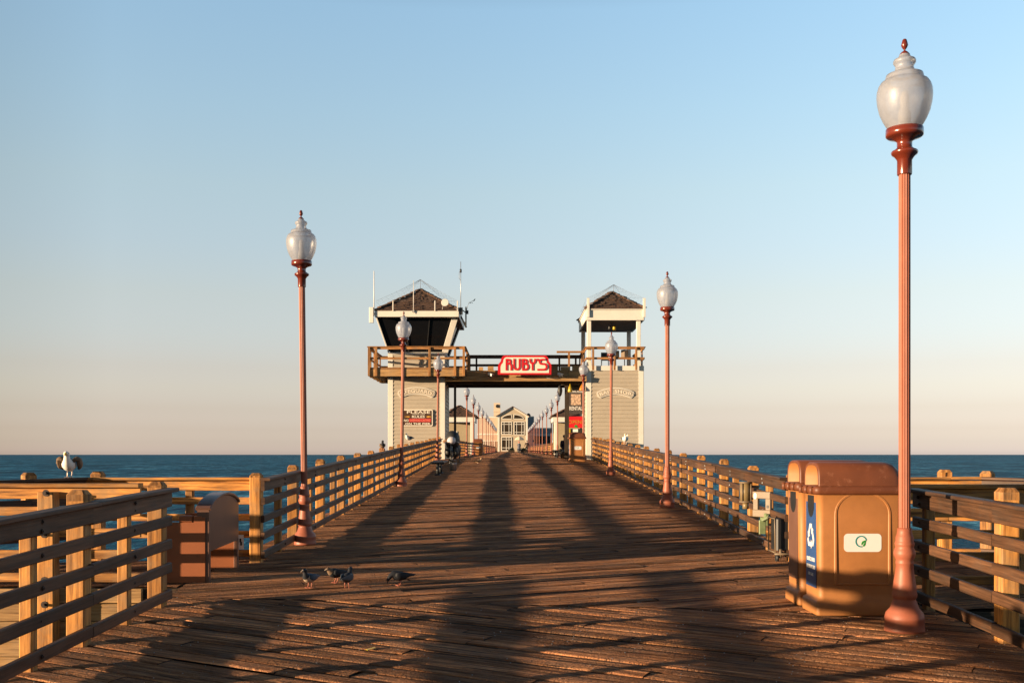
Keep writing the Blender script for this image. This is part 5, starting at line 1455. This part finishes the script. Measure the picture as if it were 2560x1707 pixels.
# ------------------------------------------------------------------ light, sky, camera
EL, AZ = 5.4, 66.0      # sun height; azimuth the light travels to, measured from the view axis to the right
d = Vector((math.sin(R(AZ)) * math.cos(R(EL)), math.cos(R(AZ)) * math.cos(R(EL)), -math.sin(R(EL))))
sun = bpy.data.lights.new('sun', 'SUN'); sun.energy = 5.0; sun.angle = R(.53); sun.color = (1.0, .73, .46)
so_ = bpy.data.objects.new('sun', sun); COL.objects.link(so_); so_.rotation_euler = d.to_track_quat('-Z', 'Y').to_euler(); so_.location = (-60, -30, 40)
w = bpy.data.worlds.new('World'); SC.world = w; w.use_nodes = True
nt = w.node_tree; bg = nt.nodes['Background']
sky = nt.nodes.new('ShaderNodeTexSky'); sky.sky_type = 'NISHITA'; sky.sun_disc = False
sky.sun_elevation = R(EL); sky.sun_rotation = R(AZ + 180); sky.air_density = 1.0; sky.dust_density = 1.0; sky.ozone_density = 1.5; sky.altitude = 10
SKYK = 1.0
tcw = nt.nodes.new('ShaderNodeTexCoord'); sep = nt.nodes.new('ShaderNodeSeparateXYZ'); nt.links.new(tcw.outputs['Generated'], sep.inputs[0])
def lin(c): return tuple((v / 255 / 12.92) if v < 10.3 else ((v / 255 + .055) / 1.055) ** 2.4 for v in c)
# clear sky opposite the low sun: pale rose at the sea rim, blue above; a tint on the Nishita sky by elevation
EXPO = 1.32
CUR = [(.2, (162, 140, 85)), (.67, (182, 158, 97)), (1.33, (202, 182, 116)), (2.42, (214, 206, 146)), (4.61, (208, 221, 185)), (8.4, (184, 212, 208)), (13.67, (158, 191, 206)), (18.7, (140, 174, 195)), (23.0, (129, 162, 187))]
TGT = [(.2, (204, 188, 174)), (1.6, (215, 200, 182)), (4, (219, 213, 200)), (7.2, (211, 219, 216)), (10.3, (201, 218, 224)), (13.4, (191, 215, 226)), (17.9, (174, 208, 228)), (23.5, (157, 197, 228))]
def tab(T, e):
    if e <= T[0][0]: return lin(T[0][1])
    for (e0, c0), (e1, c1) in zip(T[:-1], T[1:]):
        if e <= e1: return tuple(p + (q - p) * (e - e0) / (e1 - e0) for p, q in zip(lin(c0), lin(c1)))
    return lin(T[-1][1])
fs = [(math.sin(R(e)), tuple(t / c / 6 for t, c in zip(tab(TGT, e), tab(CUR, e)))) for e in (.2, .67, 1.33, 2.4, 3.5, 4.6, 6.3, 8.4, 11, 14, 18, 23)]
fs = [(0, fs[0][1])] + fs + [(.52, (.08, .09, .10)), (1.0, (.05, .06, .08))]
rp_ = ramp(nt, fs, sep.outputs['Z'])
dp = nt.nodes.new('ShaderNodeVectorMath'); dp.operation = 'DOT_PRODUCT'; dp.inputs[1].default_value = (math.sin(R(AZ)), math.cos(R(AZ)), 0)
nt.links.new(tcw.outputs['Generated'], dp.inputs[0])
mr = nt.nodes.new('ShaderNodeMapRange'); mr.inputs['From Min'].default_value = -.45; mr.inputs['From Max'].default_value = .05
nt.links.new(dp.outputs['Value'], mr.inputs['Value'])
fac = mixc(nt, (.055, .055, .055), rp_.outputs[0], mr.outputs[0])
c1 = mixc(nt, sky.outputs[0], fac, 1.0, 'MULTIPLY')
c2 = nt.nodes.new('ShaderNodeVectorMath'); c2.operation = 'SCALE'; c2.inputs['Scale'].default_value = 6.0 * SKYK * .3 / .12 / 2 ** EXPO
nt.links.new(c1, c2.inputs[0])
nt.links.new(c2.outputs[0], bg.inputs[0]); bg.inputs[1].default_value = .12
#SKY
cam = bpy.data.cameras.new('camera'); co = bpy.data.objects.new('camera', cam); COL.objects.link(co)
co.location = (0, 0, CAMZ); co.rotation_euler = (R(90), 0, 0)
cam.sensor_width = 36; cam.lens = 2400 / 2352 * 36; cam.shift_y = (1043.2 - 784) / 2352; cam.clip_start = .1; cam.clip_end = 90000
SC.camera = co
SC.render.engine = 'CYCLES'
SC.view_settings.view_transform = 'Standard'; SC.view_settings.look = 'None'; SC.view_settings.gamma = 1; SC.view_settings.exposure = EXPO
SC.cycles.max_bounces = 8; SC.cycles.transparent_max_bounces = 24
for o in bpy.data.objects:
    if '_abs' in o: del o['_abs']
